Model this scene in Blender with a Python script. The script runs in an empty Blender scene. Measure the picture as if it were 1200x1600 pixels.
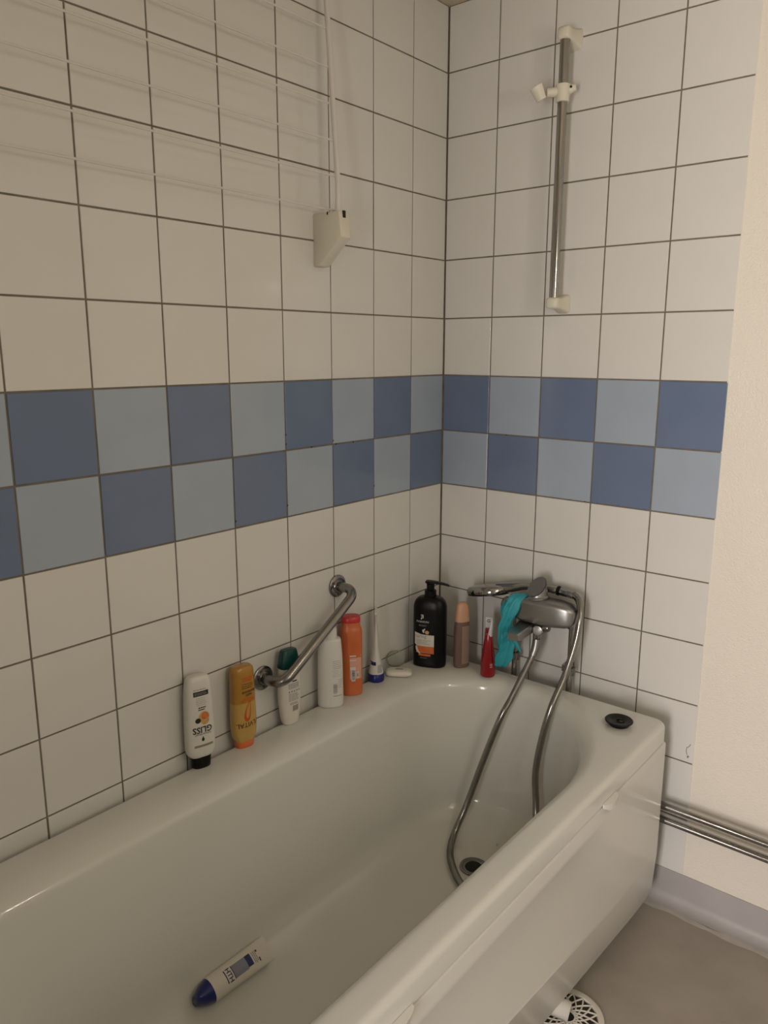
import bpy, bmesh, math, random
import numpy as np
from mathutils import Vector, Matrix

random.seed(7)
scene = bpy.context.scene
COL = scene.collection
PI = math.pi

# ------------------------------------------------------------------ camera
cam_d = bpy.data.cameras.new('camera')
cam = bpy.data.objects.new('camera', cam_d)
COL.objects.link(cam)
RIGHT = Vector((0.7689, 0.6393, 0.0013)).normalized()
FWD = Vector((-0.6254, 0.7526, -0.2060)).normalized()
UP = RIGHT.cross(FWD).normalized()
RIGHT = FWD.cross(UP).normalized()
m = Matrix((RIGHT, UP, -FWD)).transposed().to_4x4()
m.translation = Vector((1.2488, -1.7568, 1.3519))
cam.matrix_world = m
cam_d.sensor_fit = 'VERTICAL'
cam_d.sensor_height = 36.0
cam_d.sensor_width = 27.0
cam_d.lens = 1202.345 / 1600 * 36.0
cam_d.clip_start = 0.02
scene.camera = cam

# ------------------------------------------------------------------ world, exposure
w = bpy.data.worlds.new('world')
scene.world = w
w.use_nodes = True
w.node_tree.nodes['Background'].inputs[0].default_value = (0.9, 0.85, 0.75, 1)
w.node_tree.nodes['Background'].inputs[1].default_value = 0.0
vs = scene.view_settings
vs.view_transform = 'Standard'
vs.look = 'None'
vs.gamma = 1.0
vs.use_curve_mapping = False
vs.exposure = 0.0

ROOM_X = 1.80
# hallway lamp light falling in through the open doorway behind the viewer
DOOR_X0, DOOR_X1, DOOR_Z = 0.85, 1.65, 2.0


def area_light(name, loc, rot, sx, sy, energy, color):
    li = bpy.data.lights.new(name, 'AREA')
    li.shape = 'RECTANGLE'
    li.size = sx
    li.size_y = sy
    li.energy = energy
    li.color = color
    ob = bpy.data.objects.new(name, li)
    COL.objects.link(ob)
    ob.location = loc
    ob.rotation_euler = rot
    return ob


area_light('hallway_light', (1.2, -3.4, 0.85), (PI / 2, 0, 0), 0.6, 1.4, 58.0, (1.0, 0.92, 0.875))
# soft fill light, set in an added unseen window of the right wall
FILL_Y0, FILL_Y1, FILL_Z0, FILL_Z1 = -1.50, -0.80, 0.85, 1.85
area_light('side_fill_light', (ROOM_X + 0.045, (FILL_Y0 + FILL_Y1) / 2, (FILL_Z0 + FILL_Z1) / 2), (PI / 2, 0, PI / 2), FILL_Y1 - FILL_Y0 - 0.08, FILL_Z1 - FILL_Z0 - 0.08, 4.6, (1.0, 0.93, 0.75))
LAMP_POS = (1.45, -0.715, 1.625)
LAMP_POWER = 150.0
LAMP_COL = (1.0, 0.88, 0.72)
ROOM_Y = -2.243
CEIL_Z = 2.195


# ------------------------------------------------------------------ materials
def mat(name, col, rough=0.5, metal=0.0, spec=0.5, noise=0.0, nscale=20.0, bump=0.0, bscale=200.0,
        trans=0.0, coat=0.0, sss=0.0, ior=1.45, alpha=1.0, bdist=0.001, detail=4.0, rvar=0.0):
    mt = bpy.data.materials.new(name)
    mt.use_nodes = True
    nt = mt.node_tree
    b = nt.nodes['Principled BSDF']
    b.inputs['Base Color'].default_value = (*col, 1)
    b.inputs['Roughness'].default_value = rough
    b.inputs['Metallic'].default_value = metal
    b.inputs['Specular IOR Level'].default_value = spec
    b.inputs['Transmission Weight'].default_value = trans
    b.inputs['Coat Weight'].default_value = coat
    b.inputs['Coat Roughness'].default_value = 0.05
    b.inputs['IOR'].default_value = ior
    b.inputs['Alpha'].default_value = alpha
    if sss:
        b.inputs['Subsurface Weight'].default_value = sss
        b.inputs['Subsurface Radius'].default_value = (0.01, 0.008, 0.005)
        b.inputs['Subsurface Scale'].default_value = 0.5
    tc = nt.nodes.new('ShaderNodeTexCoord')
    if noise or rvar:
        n = nt.nodes.new('ShaderNodeTexNoise')
        n.inputs['Scale'].default_value = nscale
        n.inputs['Detail'].default_value = detail
        nt.links.new(tc.outputs['Object'], n.inputs['Vector'])
        if noise:
            r = nt.nodes.new('ShaderNodeValToRGB')
            r.color_ramp.elements[0].position = 0.3
            r.color_ramp.elements[1].position = 0.7
            r.color_ramp.elements[0].color = (*[c * (1 - noise) for c in col], 1)
            r.color_ramp.elements[1].color = (*[min(1, c * (1 + noise)) for c in col], 1)
            nt.links.new(n.outputs['Fac'], r.inputs['Fac'])
            nt.links.new(r.outputs['Color'], b.inputs['Base Color'])
        if rvar:
            mr = nt.nodes.new('ShaderNodeMapRange')
            mr.inputs['To Min'].default_value = max(0.02, rough - rvar)
            mr.inputs['To Max'].default_value = rough + rvar
            nt.links.new(n.outputs['Fac'], mr.inputs['Value'])
            nt.links.new(mr.outputs['Result'], b.inputs['Roughness'])
    if bump:
        n2 = nt.nodes.new('ShaderNodeTexNoise')
        n2.inputs['Scale'].default_value = bscale
        n2.inputs['Detail'].default_value = 2.0
        bp = nt.nodes.new('ShaderNodeBump')
        bp.inputs['Strength'].default_value = bump
        bp.inputs['Distance'].default_value = bdist
        nt.links.new(tc.outputs['Object'], n2.inputs['Vector'])
        nt.links.new(n2.outputs['Fac'], bp.inputs['Height'])
        nt.links.new(bp.outputs['Normal'], b.inputs['Normal'])
    return mt


def emit_mat(name, col, strength):
    mt = bpy.data.materials.new(name)
    mt.use_nodes = True
    b = mt.node_tree.nodes['Principled BSDF']
    b.inputs['Base Color'].default_value = (0.8, 0.8, 0.8, 1)
    b.inputs['Emission Color'].default_value = (*col, 1)
    b.inputs['Emission Strength'].default_value = strength
    return mt


M = {}
M['tile_white'] = mat('tile_white', (0.66, 0.648, 0.622), 0.07, spec=0.5, noise=0.015, nscale=6, bump=0.02, bscale=10, bdist=0.0015)
M['tile_dark'] = mat('tile_blue_dark', (0.138, 0.182, 0.285), 0.09, noise=0.04, nscale=8, bump=0.02, bscale=10, bdist=0.0015)
M['tile_light'] = mat('tile_blue_light', (0.335, 0.390, 0.470), 0.09, noise=0.03, nscale=8, bump=0.02, bscale=10, bdist=0.0015)
M['grout'] = mat('grout', (0.17, 0.145, 0.115), 0.9, noise=0.18, nscale=30, bump=0.3, bscale=400)
M['plaster'] = mat('painted_glass_fibre', (0.73, 0.685, 0.61), 0.45, noise=0.01, nscale=4, bump=0.8, bscale=300, bdist=0.0014)
M['ceiling'] = mat('ceiling_paint', (0.55, 0.48, 0.36), 0.7, noise=0.02, nscale=5, bump=0.2, bscale=200)
M['floor'] = mat('vinyl_floor', (0.325, 0.288, 0.252), 0.42, noise=0.09, nscale=9, bump=0.08, bscale=300, detail=6)
M['upstand'] = mat('vinyl_upstand', (0.37, 0.35, 0.35), 0.42, noise=0.06, nscale=10, bump=0.08, bscale=300)
M['cove_highlight'] = mat('worn_highlight', (0.46, 0.425, 0.39), 0.5, noise=0.12, nscale=25)  # pale colour holds both wear and the highlight on the cove
M['enamel'] = mat('tub_enamel', (0.65, 0.645, 0.605), 0.14, spec=0.5, noise=0.008, nscale=3, coat=0.2)
M['panel'] = mat('tub_panel', (0.66, 0.648, 0.615), 0.26, spec=0.4, noise=0.008, nscale=3)
M['chrome'] = mat('chrome', (0.36, 0.355, 0.345), 0.13, 1.0, noise=0.02, nscale=10)
M['chrome_dull'] = mat('chrome_dull', (0.26, 0.255, 0.25), 0.24, 1.0, noise=0.02, nscale=10)
M['satin'] = mat('satin_chrome', (0.35, 0.347, 0.34), 0.36, 1.0, noise=0.02, nscale=10)
M['hose'] = mat('hose_metal', (0.30, 0.29, 0.27), 0.22, 1.0, noise=0.06, nscale=60)
M['steel_bar'] = mat('brushed_bar', (0.27, 0.265, 0.255), 0.25, 1.0, noise=0.04, nscale=60)
M['lever_grey'] = mat('lever_grey', (0.15, 0.148, 0.143), 0.35, 0.1, noise=0.03)
M['dark_metal'] = mat('dark_metal', (0.05, 0.05, 0.05), 0.4, 0.3, noise=0.1)
M['ivory'] = mat('ivory_plastic', (0.66, 0.63, 0.53), 0.42, noise=0.02, nscale=20)
M['white_coat'] = mat('white_coated_wire', (0.64, 0.62, 0.58), 0.35, noise=0.01)
M['white_pl'] = mat('white_plastic', (0.66, 0.645, 0.60), 0.32, noise=0.01, nscale=30)
M['white_pl2'] = mat('white_plastic_warm', (0.66, 0.625, 0.56), 0.35, noise=0.01, nscale=30)
M['black_pl'] = mat('black_plastic', (0.004, 0.004, 0.0045), 0.32, spec=0.25, noise=0.1, nscale=30)
M['black_rub'] = mat('black_rubber', (0.006, 0.006, 0.0065), 0.4, spec=0.25, noise=0.2, nscale=60)
M['print_black'] = mat('print_black', (0.015, 0.014, 0.013), 0.5, noise=0.05)
M['print_grey'] = mat('print_grey', (0.22, 0.22, 0.21), 0.5, noise=0.05)
M['print_lgrey'] = mat('print_light_grey', (0.36, 0.37, 0.36), 0.5, noise=0.05)
M['print_white'] = mat('print_white', (0.62, 0.61, 0.58), 0.5, noise=0.02)
M['olive'] = mat('print_olive', (0.26, 0.235, 0.125), 0.5, noise=0.05)
M['orange_fruit'] = mat('print_orange_fruit', (0.60, 0.17, 0.05), 0.5, noise=0.25, nscale=200)
M['fruit_rind'] = mat('print_fruit_rind', (0.55, 0.33, 0.13), 0.5, noise=0.2, nscale=120)
M['amber'] = mat('amber_plastic', (0.40, 0.205, 0.032), 0.22, noise=0.06, nscale=30, sss=0.15, coat=0.3)
M['amber_full'] = mat('amber_filled', (0.50, 0.315, 0.090), 0.22, noise=0.04, nscale=30, sss=0.15, coat=0.3)
M['cap_orange'] = mat('orange_red_cap', (0.66, 0.155, 0.045), 0.3, noise=0.03)
M['print_red'] = mat('print_red', (0.52, 0.085, 0.02), 0.4, noise=0.05)
M['print_brown'] = mat('print_brown', (0.10, 0.035, 0.012), 0.45, noise=0.05)
M['teal'] = mat('dark_teal_plastic', (0.004, 0.047, 0.045), 0.25, noise=0.1, nscale=20)
M['orange_pl'] = mat('orange_plastic', (0.56, 0.145, 0.05), 0.3, noise=0.04, nscale=20, sss=0.1)
M['orange_cap'] = mat('red_cap', (0.50, 0.035, 0.035), 0.3, noise=0.04)
M['print_pink'] = mat('print_pink', (0.64, 0.34, 0.255), 0.45, noise=0.03)
M['blue_cap'] = mat('dark_blue_cap', (0.010, 0.016, 0.135), 0.3, noise=0.08)
M['print_blue'] = mat('print_blue', (0.018, 0.022, 0.10), 0.45, noise=0.08)
M['print_bluegrey'] = mat('print_blue_grey', (0.21, 0.22, 0.275), 0.45, noise=0.08)
M['label_white'] = mat('label_paper', (0.60, 0.58, 0.52), 0.45, noise=0.02)
M['label_orange'] = mat('label_orange', (0.56, 0.125, 0.025), 0.45, noise=0.12, nscale=60)
M['tan'] = mat('salmon_cap', (0.55, 0.315, 0.195), 0.38, noise=0.03)
M['mauve'] = mat('mauve_plastic', (0.165, 0.100, 0.088), 0.22, noise=0.10, nscale=25, sss=0.1, coat=0.4)
M['mauve_label'] = mat('mauve_label', (0.27, 0.195, 0.155), 0.4, noise=0.06, nscale=40)
M['gold'] = mat('gold_line', (0.50, 0.36, 0.18), 0.4, 0.4, noise=0.05)
M['old_brass'] = mat('old_brass', (0.06, 0.05, 0.03), 0.4, 0.8, noise=0.05)
M['red_pl'] = mat('red_plastic', (0.24, 0.006, 0.010), 0.16, noise=0.05, nscale=20, coat=0.4)
M['nozzle'] = mat('pale_nozzle', (0.60, 0.60, 0.60), 0.3, noise=0.02)
M['glove'] = mat('turquoise_rubber', (0.028, 0.31, 0.37), 0.5, noise=0.06, nscale=30, bump=0.2, bscale=220, sss=0.2)
M['soap'] = mat('soap_white', (0.68, 0.65, 0.57), 0.4, noise=0.02, sss=0.3)
M['soap_grey'] = mat('soap_mark', (0.27, 0.29, 0.22), 0.5, noise=0.1)
M['clear'] = mat('clear_plastic', (0.86, 0.87, 0.82), 0.18, trans=0.92, ior=1.2, noise=0.02)
M['hole'] = mat('dark_hole', (0.012, 0.010, 0.009), 0.8, noise=0.2)
M['drain_shade'] = mat('drain_depth', (0.05, 0.038, 0.026), 0.8, noise=0.4, nscale=40)
M['lamp_glow'] = emit_mat('lamp_glass', LAMP_COL, LAMP_POWER)


# ------------------------------------------------------------------ mesh helpers
def finish(name, verts, faces, material, parent=None, smooth=True, angle=40.0, mats=None, fmats=None):
    me = bpy.data.meshes.new(name)
    me.from_pydata([tuple(v) for v in verts], [], faces)
    me.update()
    bm = bmesh.new()
    bm.from_mesh(me)
    bmesh.ops.recalc_face_normals(bm, faces=bm.faces)
    bm.to_mesh(me)
    bm.free()
    if mats:
        for q in mats:
            me.materials.append(M[q])
        if fmats:
            me.polygons.foreach_set('material_index', fmats)
    else:
        me.materials.append(M[material] if isinstance(material, str) else material)
    if smooth:
        me.polygons.foreach_set('use_smooth', [True] * len(me.polygons))
        me.set_sharp_from_angle(angle=math.radians(angle))
    o = bpy.data.objects.new(name, me)
    COL.objects.link(o)
    if parent is not None:
        o.parent = parent
    return o


def join(*parts):
    V, F = [], []
    for v, f in parts:
        o = len(V)
        V += [tuple(q) for q in v]
        F += [tuple(i + o for i in q) for q in f]
    return V, F


def tag(o, label, cat, group=None, kind=None):
    o['label'] = label
    o['category'] = cat
    if group:
        o['group'] = group
    if kind:
        o['kind'] = kind
    return o


def struct(o, label, cat):
    o['kind'] = 'structure'
    o['label'] = label
    o['category'] = cat
    return o


def empty(name, loc, rz=0.0, rx=0.0, ry=0.0):
    o = bpy.data.objects.new(name, None)
    o.empty_display_size = 0.05
    COL.objects.link(o)
    o.location = loc
    o.rotation_euler = (rx, ry, rz)
    return o


def box(x0, x1, y0, y1, z0, z1):
    v = [(x0, y0, z0), (x1, y0, z0), (x1, y1, z0), (x0, y1, z0), (x0, y0, z1), (x1, y0, z1), (x1, y1, z1), (x0, y1, z1)]
    f = [(0, 3, 2, 1), (4, 5, 6, 7), (0, 1, 5, 4), (1, 2, 6, 5), (2, 3, 7, 6), (3, 0, 4, 7)]
    return v, f


def bevel_obj(o, width, seg=2):
    bm = bmesh.new()
    bm.from_mesh(o.data)
    bmesh.ops.bevel(bm, geom=[e for e in bm.edges if len(e.link_faces) == 2 and e.calc_face_angle(0) > 0.5] , offset=width, segments=seg,
                    profile=0.5, affect='EDGES', clamp_overlap=True)
    bm.to_mesh(o.data)
    bm.free()
    o.data.polygons.foreach_set('use_smooth', [True] * len(o.data.polygons))
    o.data.set_sharp_from_angle(angle=math.radians(50))
    return o


def loft(rings, cap0=True, cap1=True, closed=True):
    n = len(rings[0])
    V = [p for r in rings for p in r]
    F = []
    for i in range(len(rings) - 1):
        for j in range(n if closed else n - 1):
            k = (j + 1) % n
            F.append((i * n + j, i * n + k, (i + 1) * n + k, (i + 1) * n + j))
    if cap0:
        F.append(tuple(range(n))[::-1])
    if cap1:
        F.append(tuple((len(rings) - 1) * n + j for j in range(n)))
    return V, F


def lathe(profile, n=28, cap0=True, cap1=True, origin=(0, 0, 0)):
    """profile: (r, z) list, axis z"""
    ox, oy, oz = origin
    return loft([[(ox + r * math.cos(2 * PI * j / n), oy + r * math.sin(2 * PI * j / n), oz + z) for j in range(n)] for r, z in profile], cap0, cap1)


def catmull(pts, per=10):
    P = [Vector(p) for p in pts]
    P = [P[0] * 2 - P[1]] + P + [P[-1] * 2 - P[-2]]
    out = []
    for i in range(1, len(P) - 2):
        p0, p1, p2, p3 = P[i - 1:i + 3]
        for k in range(per):
            t = k / per
            out.append(0.5 * ((2 * p1) + (p2 - p0) * t + (2 * p0 - 5 * p1 + 4 * p2 - p3) * t * t + (3 * p1 - p0 - 3 * p2 + p3) * t ** 3))
    out.append(P[-2].copy())
    return out


def resample(path, step):
    d = [0.0]
    for a, b in zip(path, path[1:]):
        d.append(d[-1] + (b - a).length)
    n = max(2, int(d[-1] / step))
    out = []
    j = 0
    for i in range(n + 1):
        s = d[-1] * i / n
        while j < len(d) - 2 and d[j + 1] < s:
            j += 1
        t = (s - d[j]) / max(1e-9, d[j + 1] - d[j])
        out.append(path[j].lerp(path[j + 1], min(1, max(0, t))))
    return out


def sweep(path, radii, n=12, cap=True):
    path = [Vector(p) for p in path]
    if not hasattr(radii, '__len__'):
        radii = [radii] * len(path)
    T = []
    for i in range(len(path)):
        a = path[max(0, i - 1)]
        b = path[min(len(path) - 1, i + 1)]
        T.append((b - a).normalized())
    up = Vector((0, 0, 1)) if abs(T[0].z) < 0.9 else Vector((1, 0, 0))
    N = (up - T[0] * up.dot(T[0])).normalized()
    rings = []
    for i, p in enumerate(path):
        N = (N - T[i] * N.dot(T[i])).normalized()
        B = T[i].cross(N)
        rings.append([p + (N * math.cos(2 * PI * j / n) + B * math.sin(2 * PI * j / n)) * radii[i] for j in range(n)])
    return loft(rings, cap, cap)


def cyl(a, b, r0, r1=None, n=20):
    a = Vector(a)
    b = Vector(b)
    return sweep([a, b], [r0, r0 if r1 is None else r1], n)


def fillet_path(pts, r, seg=8):
    pts = [Vector(p) for p in pts]
    out = [pts[0]]
    for i in range(1, len(pts) - 1):
        a = (pts[i - 1] - pts[i])
        b = (pts[i + 1] - pts[i])
        la, lb = a.length, b.length
        a.normalize()
        b.normalize()
        ang = a.angle(b)
        t = min(r / math.tan(ang / 2), la * 0.48, lb * 0.48)
        rr = t * math.tan(ang / 2)
        c = pts[i] + (a + b).normalized() * (rr / math.sin(ang / 2))
        p0 = pts[i] + a * t - c
        p1 = pts[i] + b * t - c
        tot = p0.angle(p1)
        ax = p0.cross(p1).normalized()
        for k in range(seg + 1):
            out.append(c + Matrix.Rotation(tot * k / seg, 3, ax) @ p0)
    out.append(pts[-1])
    return out


# ------------------------------------------------------------------ tiled walls
ROW_OFF = {-6: 0.010, -5: 0.0070, -4: 0.0029, -3: 0.0019, -2: 0.0008, 1: -0.0010, 2: -0.0012, 3: 0.0004, 4: 0.0007}
BAND_Z = 1.285


def row_z(r):
    return BAND_Z - 0.15 * r + ROW_OFF.get(r, 0.0)


GAP = 0.0032
TILE_T = 0.006
tile_cache = {}


def tile_mesh(wd, ht, matname):
    key = (round(wd, 4), round(ht, 4), matname)
    if key in tile_cache:
        return tile_cache[key]
    a, b = wd / 2, ht / 2
    e = 0.0009
    rings = []
    for ins, d in ((0, -TILE_T), (0, -0.0009), (e * 0.35, -0.0003), (e, 0.0)):
        rings.append([(-a + ins, -b + ins, d), (a - ins, -b + ins, d), (a - ins, b - ins, d), (-a + ins, b - ins, d)])
    V, F = loft(rings, True, True)
    me = bpy.data.meshes.new('tile')
    me.from_pydata(V, [], F)
    me.update()
    me.materials.append(M[matname])
    tile_cache[key] = me
    return me


def place_tile(wall, mesh, centre, basis):
    o = bpy.data.objects.new('tile', mesh)
    COL.objects.link(o)
    o.parent = wall
    jit = Matrix.Rotation(random.gauss(0, 0.0022), 3, 'X') @ Matrix.Rotation(random.gauss(0, 0.0022), 3, 'Y')
    mm = (basis @ jit).to_4x4()
    mm.translation = Vector(centre) + basis.col[2] * random.gauss(0, 0.00012)
    o.matrix_local = mm
    return o


GR = 0.0016   # grout depth under tile face

# left wall (plane x = 0)
v, f = box(-0.12, -GR, ROOM_Y, 0.12, 0.0, CEIL_Z + 0.02)
wall_left = struct(finish('wall_left', v, f, 'grout', smooth=False), 'left wall of white tiles with a two-row blue chequered band', 'wall')
ycol = [-0.0010] + [-(0.1431 + 0.15 * i) for i in range(15)]
BL = Matrix(((0, 0, 1), (1, 0, 0), (0, 1, 0)))      # local x->+y, y->+z, z->+x
for r in range(-6, 6):
    z1, z0 = row_z(r), row_z(r + 1)
    if r == -6:
        z1 = min(z1, CEIL_Z)
    for c in range(15):
        y1, y0 = ycol[c], ycol[c + 1]
        if y0 < ROOM_Y - 0.001:
            continue
        if r == 0:
            mn = 'tile_light' if c % 2 == 0 else 'tile_dark'
        elif r == 1:
            mn = 'tile_dark' if c % 2 == 0 else 'tile_light'
        else:
            mn = 'tile_white'
        place_tile(wall_left, tile_mesh(y1 - y0 - GAP, z1 - z0 - GAP, mn), (0, (y0 + y1) / 2, (z0 + z1) / 2), BL)

# back wall (plane y = 0); tiles end at x = 0.747, paint beyond
TILE_END = 0.747
v, f = box(-GR, TILE_END - 0.002, GR, 0.12, 0.0, CEIL_Z + 0.02)
wall_back = struct(finish('wall_back', v, f, 'grout', smooth=False), 'far wall with white and blue tiles ending at cream painted plaster', 'wall')
BB = Matrix(((1, 0, 0), (0, 0, -1), (0, 1, 0)))    # local x->+x, y->+z, z->-y
xcol = [0.0014, 0.1501, 0.3001, 0.4501, 0.6001, TILE_END]
for r in range(-6, 8):
    z1, z0 = row_z(r), row_z(r + 1)
    if r == -6:
        z1 = min(z1, CEIL_Z)
    for c in range(5):
        x0, x1 = xcol[c], xcol[c + 1]
        if r == 0:
            mn = 'tile_dark' if c % 2 == 0 else 'tile_light'
        elif r == 1:
            mn = 'tile_light' if c % 2 == 0 else 'tile_dark'
        else:
            mn = 'tile_white'
        xr = x1 if c < 4 else x1 + GAP / 2
        place_tile(wall_back, tile_mesh(round(xr - x0 - GAP, 4), z1 - z0 - GAP, mn), ((x0 + xr) / 2, 0, (z0 + z1) / 2), BB)
v, f = box(TILE_END - 0.002, ROOM_X + 0.12, 0.0022, 0.12, 0.0, CEIL_Z + 0.02)
finish('painted_plaster', v, f, 'plaster', wall_back, smooth=False)['label'] = 'cream painted plaster with woven texture'
# damaged tile edge
v1 = []
pts = [(0.7385, 0.435), (0.7355, 0.428), (0.7305, 0.424), (0.7295, 0.414), (0.7315, 0.408)]
chip = sweep([(x, -0.0002, z) for x, z in pts], 0.0007, 6)
chip2 = sweep([(0.7335, -0.0002, 0.399), (0.7355, -0.0002, 0.404)], [0.0018, 0.0012], 6)
chip3 = sweep([(x, -0.0002, z) for x, z in [(0.7315, 0.408), (0.7345, 0.402), (0.738, 0.402)]], 0.0005, 6)
v, f = join(chip, chip2, chip3)
o = finish('tile_chip', v, f, 'grout', wall_back)
o['label'] = 'dark broken chip at the tile edge'

# small dark chips along the joints of the blue band
for y, z in [[-0.592, 1.169], [-0.592, 1.148], [-0.513, 1.134], [-0.441, 1.143], [-0.432, 1.134], [-0.371, 1.133], [-0.592, 1.01], [-0.741, 0.999], [-0.293, 1.015]]:
    o = finish('joint_chip', *sweep([(0.0, y - 0.001, z - 0.0022), (0.0, y, z), (0.0, y + 0.0008, z + 0.002)], [0.0006, 0.0011, 0.0005], 6), 'hole', wall_left)
for x, z in [(0.206, 1.134), (0.436, 0.985)]:
    o = finish('joint_chip', *sweep([(x - 0.002, 0.0, z), (x, 0.0, z + 0.0004), (x + 0.002, 0.0, z)], [0.0006, 0.0011, 0.0005], 6), 'hole', wall_back)

# remaining room shell
v, f = join(box(ROOM_X, ROOM_X + 0.12, ROOM_Y - 0.12, FILL_Y0, 0.0, CEIL_Z + 0.02), box(ROOM_X, ROOM_X + 0.12, FILL_Y1, 0.12, 0.0, CEIL_Z + 0.02),
            box(ROOM_X, ROOM_X + 0.12, FILL_Y0, FILL_Y1, FILL_Z1, CEIL_Z + 0.02), box(ROOM_X, ROOM_X + 0.12, FILL_Y0, FILL_Y1, 0.0, FILL_Z0))
struct(finish('wall_right', v, f, 'plaster', smooth=False), 'cream painted wall opposite the bathtub', 'wall')
e = 0.04
v, f = join(box(ROOM_X + 0.03, ROOM_X + 0.09, FILL_Y0, FILL_Y0 + e, FILL_Z0, FILL_Z1), box(ROOM_X + 0.03, ROOM_X + 0.09, FILL_Y1 - e, FILL_Y1, FILL_Z0, FILL_Z1),
            box(ROOM_X + 0.03, ROOM_X + 0.09, FILL_Y0 + e, FILL_Y1 - e, FILL_Z0, FILL_Z0 + e), box(ROOM_X + 0.03, ROOM_X + 0.09, FILL_Y0 + e, FILL_Y1 - e, FILL_Z1 - e, FILL_Z1))
added_win = struct(finish('added_window_1', v, f, 'white_pl', smooth=False), 'added white framed window for the fill light, in the wall opposite the bathtub', 'window')
v, f = box(ROOM_X + 0.060, ROOM_X + 0.066, FILL_Y0 + e, FILL_Y1 - e, FILL_Z0 + e, FILL_Z1 - e)
finish('pane', v, f, 'clear', added_win, smooth=False)
v, f = join(box(-0.12, DOOR_X0, ROOM_Y - 0.12, ROOM_Y, 0.0, CEIL_Z + 0.02), box(DOOR_X1, ROOM_X + 0.12, ROOM_Y - 0.12, ROOM_Y, 0.0, CEIL_Z + 0.02),
            box(DOOR_X0, DOOR_X1, ROOM_Y - 0.12, ROOM_Y, DOOR_Z, CEIL_Z + 0.02))
struct(finish('wall_front', v, f, 'plaster', smooth=False), 'cream painted wall with a doorway behind the viewer', 'wall')
v, f = box(-0.12, ROOM_X + 0.12, ROOM_Y - 0.12, 0.12, CEIL_Z, CEIL_Z + 0.12)
struct(finish('ceiling', v, f, 'ceiling', smooth=False), 'yellowish painted ceiling above the tiled corner', 'ceiling')
v, f = box(-0.12, ROOM_X + 0.12, ROOM_Y - 0.12, 0.12, -0.1, 0.0)
struct(finish('floor', v, f, 'floor', smooth=False), 'mottled grey brown vinyl floor', 'floor')

# vinyl upstand with cove
prof = [(0.0022, 0.0865), (-0.0008, 0.0865), (-0.0012, 0.085)]
R = 0.026
for k in range(9):
    a = k / 8 * PI / 2
    prof.append((-0.0012 - R * (1 - math.cos(a)), 0.0006 + R * (1 - math.sin(a))))
prof += [(-0.0285, 0.0002), (0.0022, 0.0002)]
xs = np.linspace(0.0, ROOM_X, 24)
rings = [[(x, y, z) for y, z in prof] for x in xs]
v, f = loft(rings)
struct(finish('baseboard_back', v, f, 'upstand', angle=50), 'grey vinyl floor covering coved up the far wall', 'baseboard')

# pale worn strip at the cove foot, with the cove's highlight painted in
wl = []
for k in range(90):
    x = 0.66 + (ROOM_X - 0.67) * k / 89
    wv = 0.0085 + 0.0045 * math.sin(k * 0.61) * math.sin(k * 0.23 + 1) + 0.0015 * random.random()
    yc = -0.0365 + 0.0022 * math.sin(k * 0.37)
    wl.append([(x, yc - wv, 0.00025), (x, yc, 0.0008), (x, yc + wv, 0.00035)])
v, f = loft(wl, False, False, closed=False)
o = finish('worn_highlight', v, f, 'cove_highlight', bpy.data.objects['baseboard_back'])
o['label'] = 'pale worn line with painted cove highlight along the floor edge'

# ------------------------------------------------------------------ bathtub
RIM = 0.507
tub = tag(empty('bathtub', (0, 0, 0)), 'white enamelled bathtub with smooth side panel in the tiled corner', 'bathtub')
NC, NL, NS = 14, 26, 8


def rr_ring(x0, x1, y0, y1, rad, z):
    """rounded rectangle; rad = [(rx,ry)] for corners (x1,y1 back right), (x0,y1 back left), (x0,y0), (x1,y0)"""
    pts = []
    cs = [(x1, y1, 1, 1), (x0, y1, -1, 1), (x0, y0, -1, -1), (x1, y0, 1, -1)]
    cor = []
    for (cx, cy, sx, sy), (rx, ry) in zip(cs, rad):
        ox, oy = cx - sx * rx, cy - sy * ry
        arc = []
        for k in range(NC + 1):
            t = k / NC * PI / 2
            if sx * sy > 0:
                arc.append((ox + sx * rx * math.cos(t), oy + sy * ry * math.sin(t)))
            else:
                arc.append((ox + sx * rx * math.sin(t), oy + sy * ry * math.cos(t)))
        cor.append(arc)
    cnt = [NS, NL, NS, NL]
    for i in range(4):
        pts += cor[i]
        a = cor[i][-1]
        b = cor[(i + 1) % 4][0]
        for k in range(1, cnt[i]):
            t = k / cnt[i]
            pts.append((a[0] + (b[0] - a[0]) * t, a[1] + (b[1] - a[1]) * t))
    return [(x, y, z) for x, y in pts]


OX0, OX1, OY0, OY1 = 0.013, 0.702, -1.665, -0.056
IX0, IX1, IY0, IY1 = 0.122, 0.634, -1.585, -0.114
rings = []
c4 = lambda rx, ry=None: [(rx, ry or rx)] * 4


def outer(ins, z):
    r = max(0.006, 0.03 - ins)
    return rr_ring(OX0 + ins, OX1 - ins, OY0 + ins, OY1 - ins, c4(r), z)


rings.append(outer(0.020, 0.4635))
rings.append(outer(0.0, 0.4625))
rings.append(outer(0.0, RIM - 0.013))
for k in range(1, 6):
    a = k / 5 * PI / 2
    rings.append(outer(0.013 * (1 - math.cos(a)), RIM - 0.013 * (1 - math.sin(a))))


def inner(d, z, e=0.0):
    """d = inset from the opening edge, e = progress 0..1 down the wall"""
    kl, kb = (2.6, 1.4) if d < 0 else (1.0, 1.0)
    x0, x1, y0, y1 = IX0 + d * kl, IX1 - d, IY0 + d * (1 + 2.6 * e), IY1 - d * kb * (1 + 0.25 * e)
    rad = [(0.27 - 0.12 * e, 0.36 - 0.16 * e), (0.20 - 0.07 * e, 0.20 - 0.05 * e), (0.24 - 0.1 * e, 0.26), (0.24 - 0.1 * e, 0.26)]
    return rr_ring(x0, x1, y0, y1, rad, z)


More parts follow.
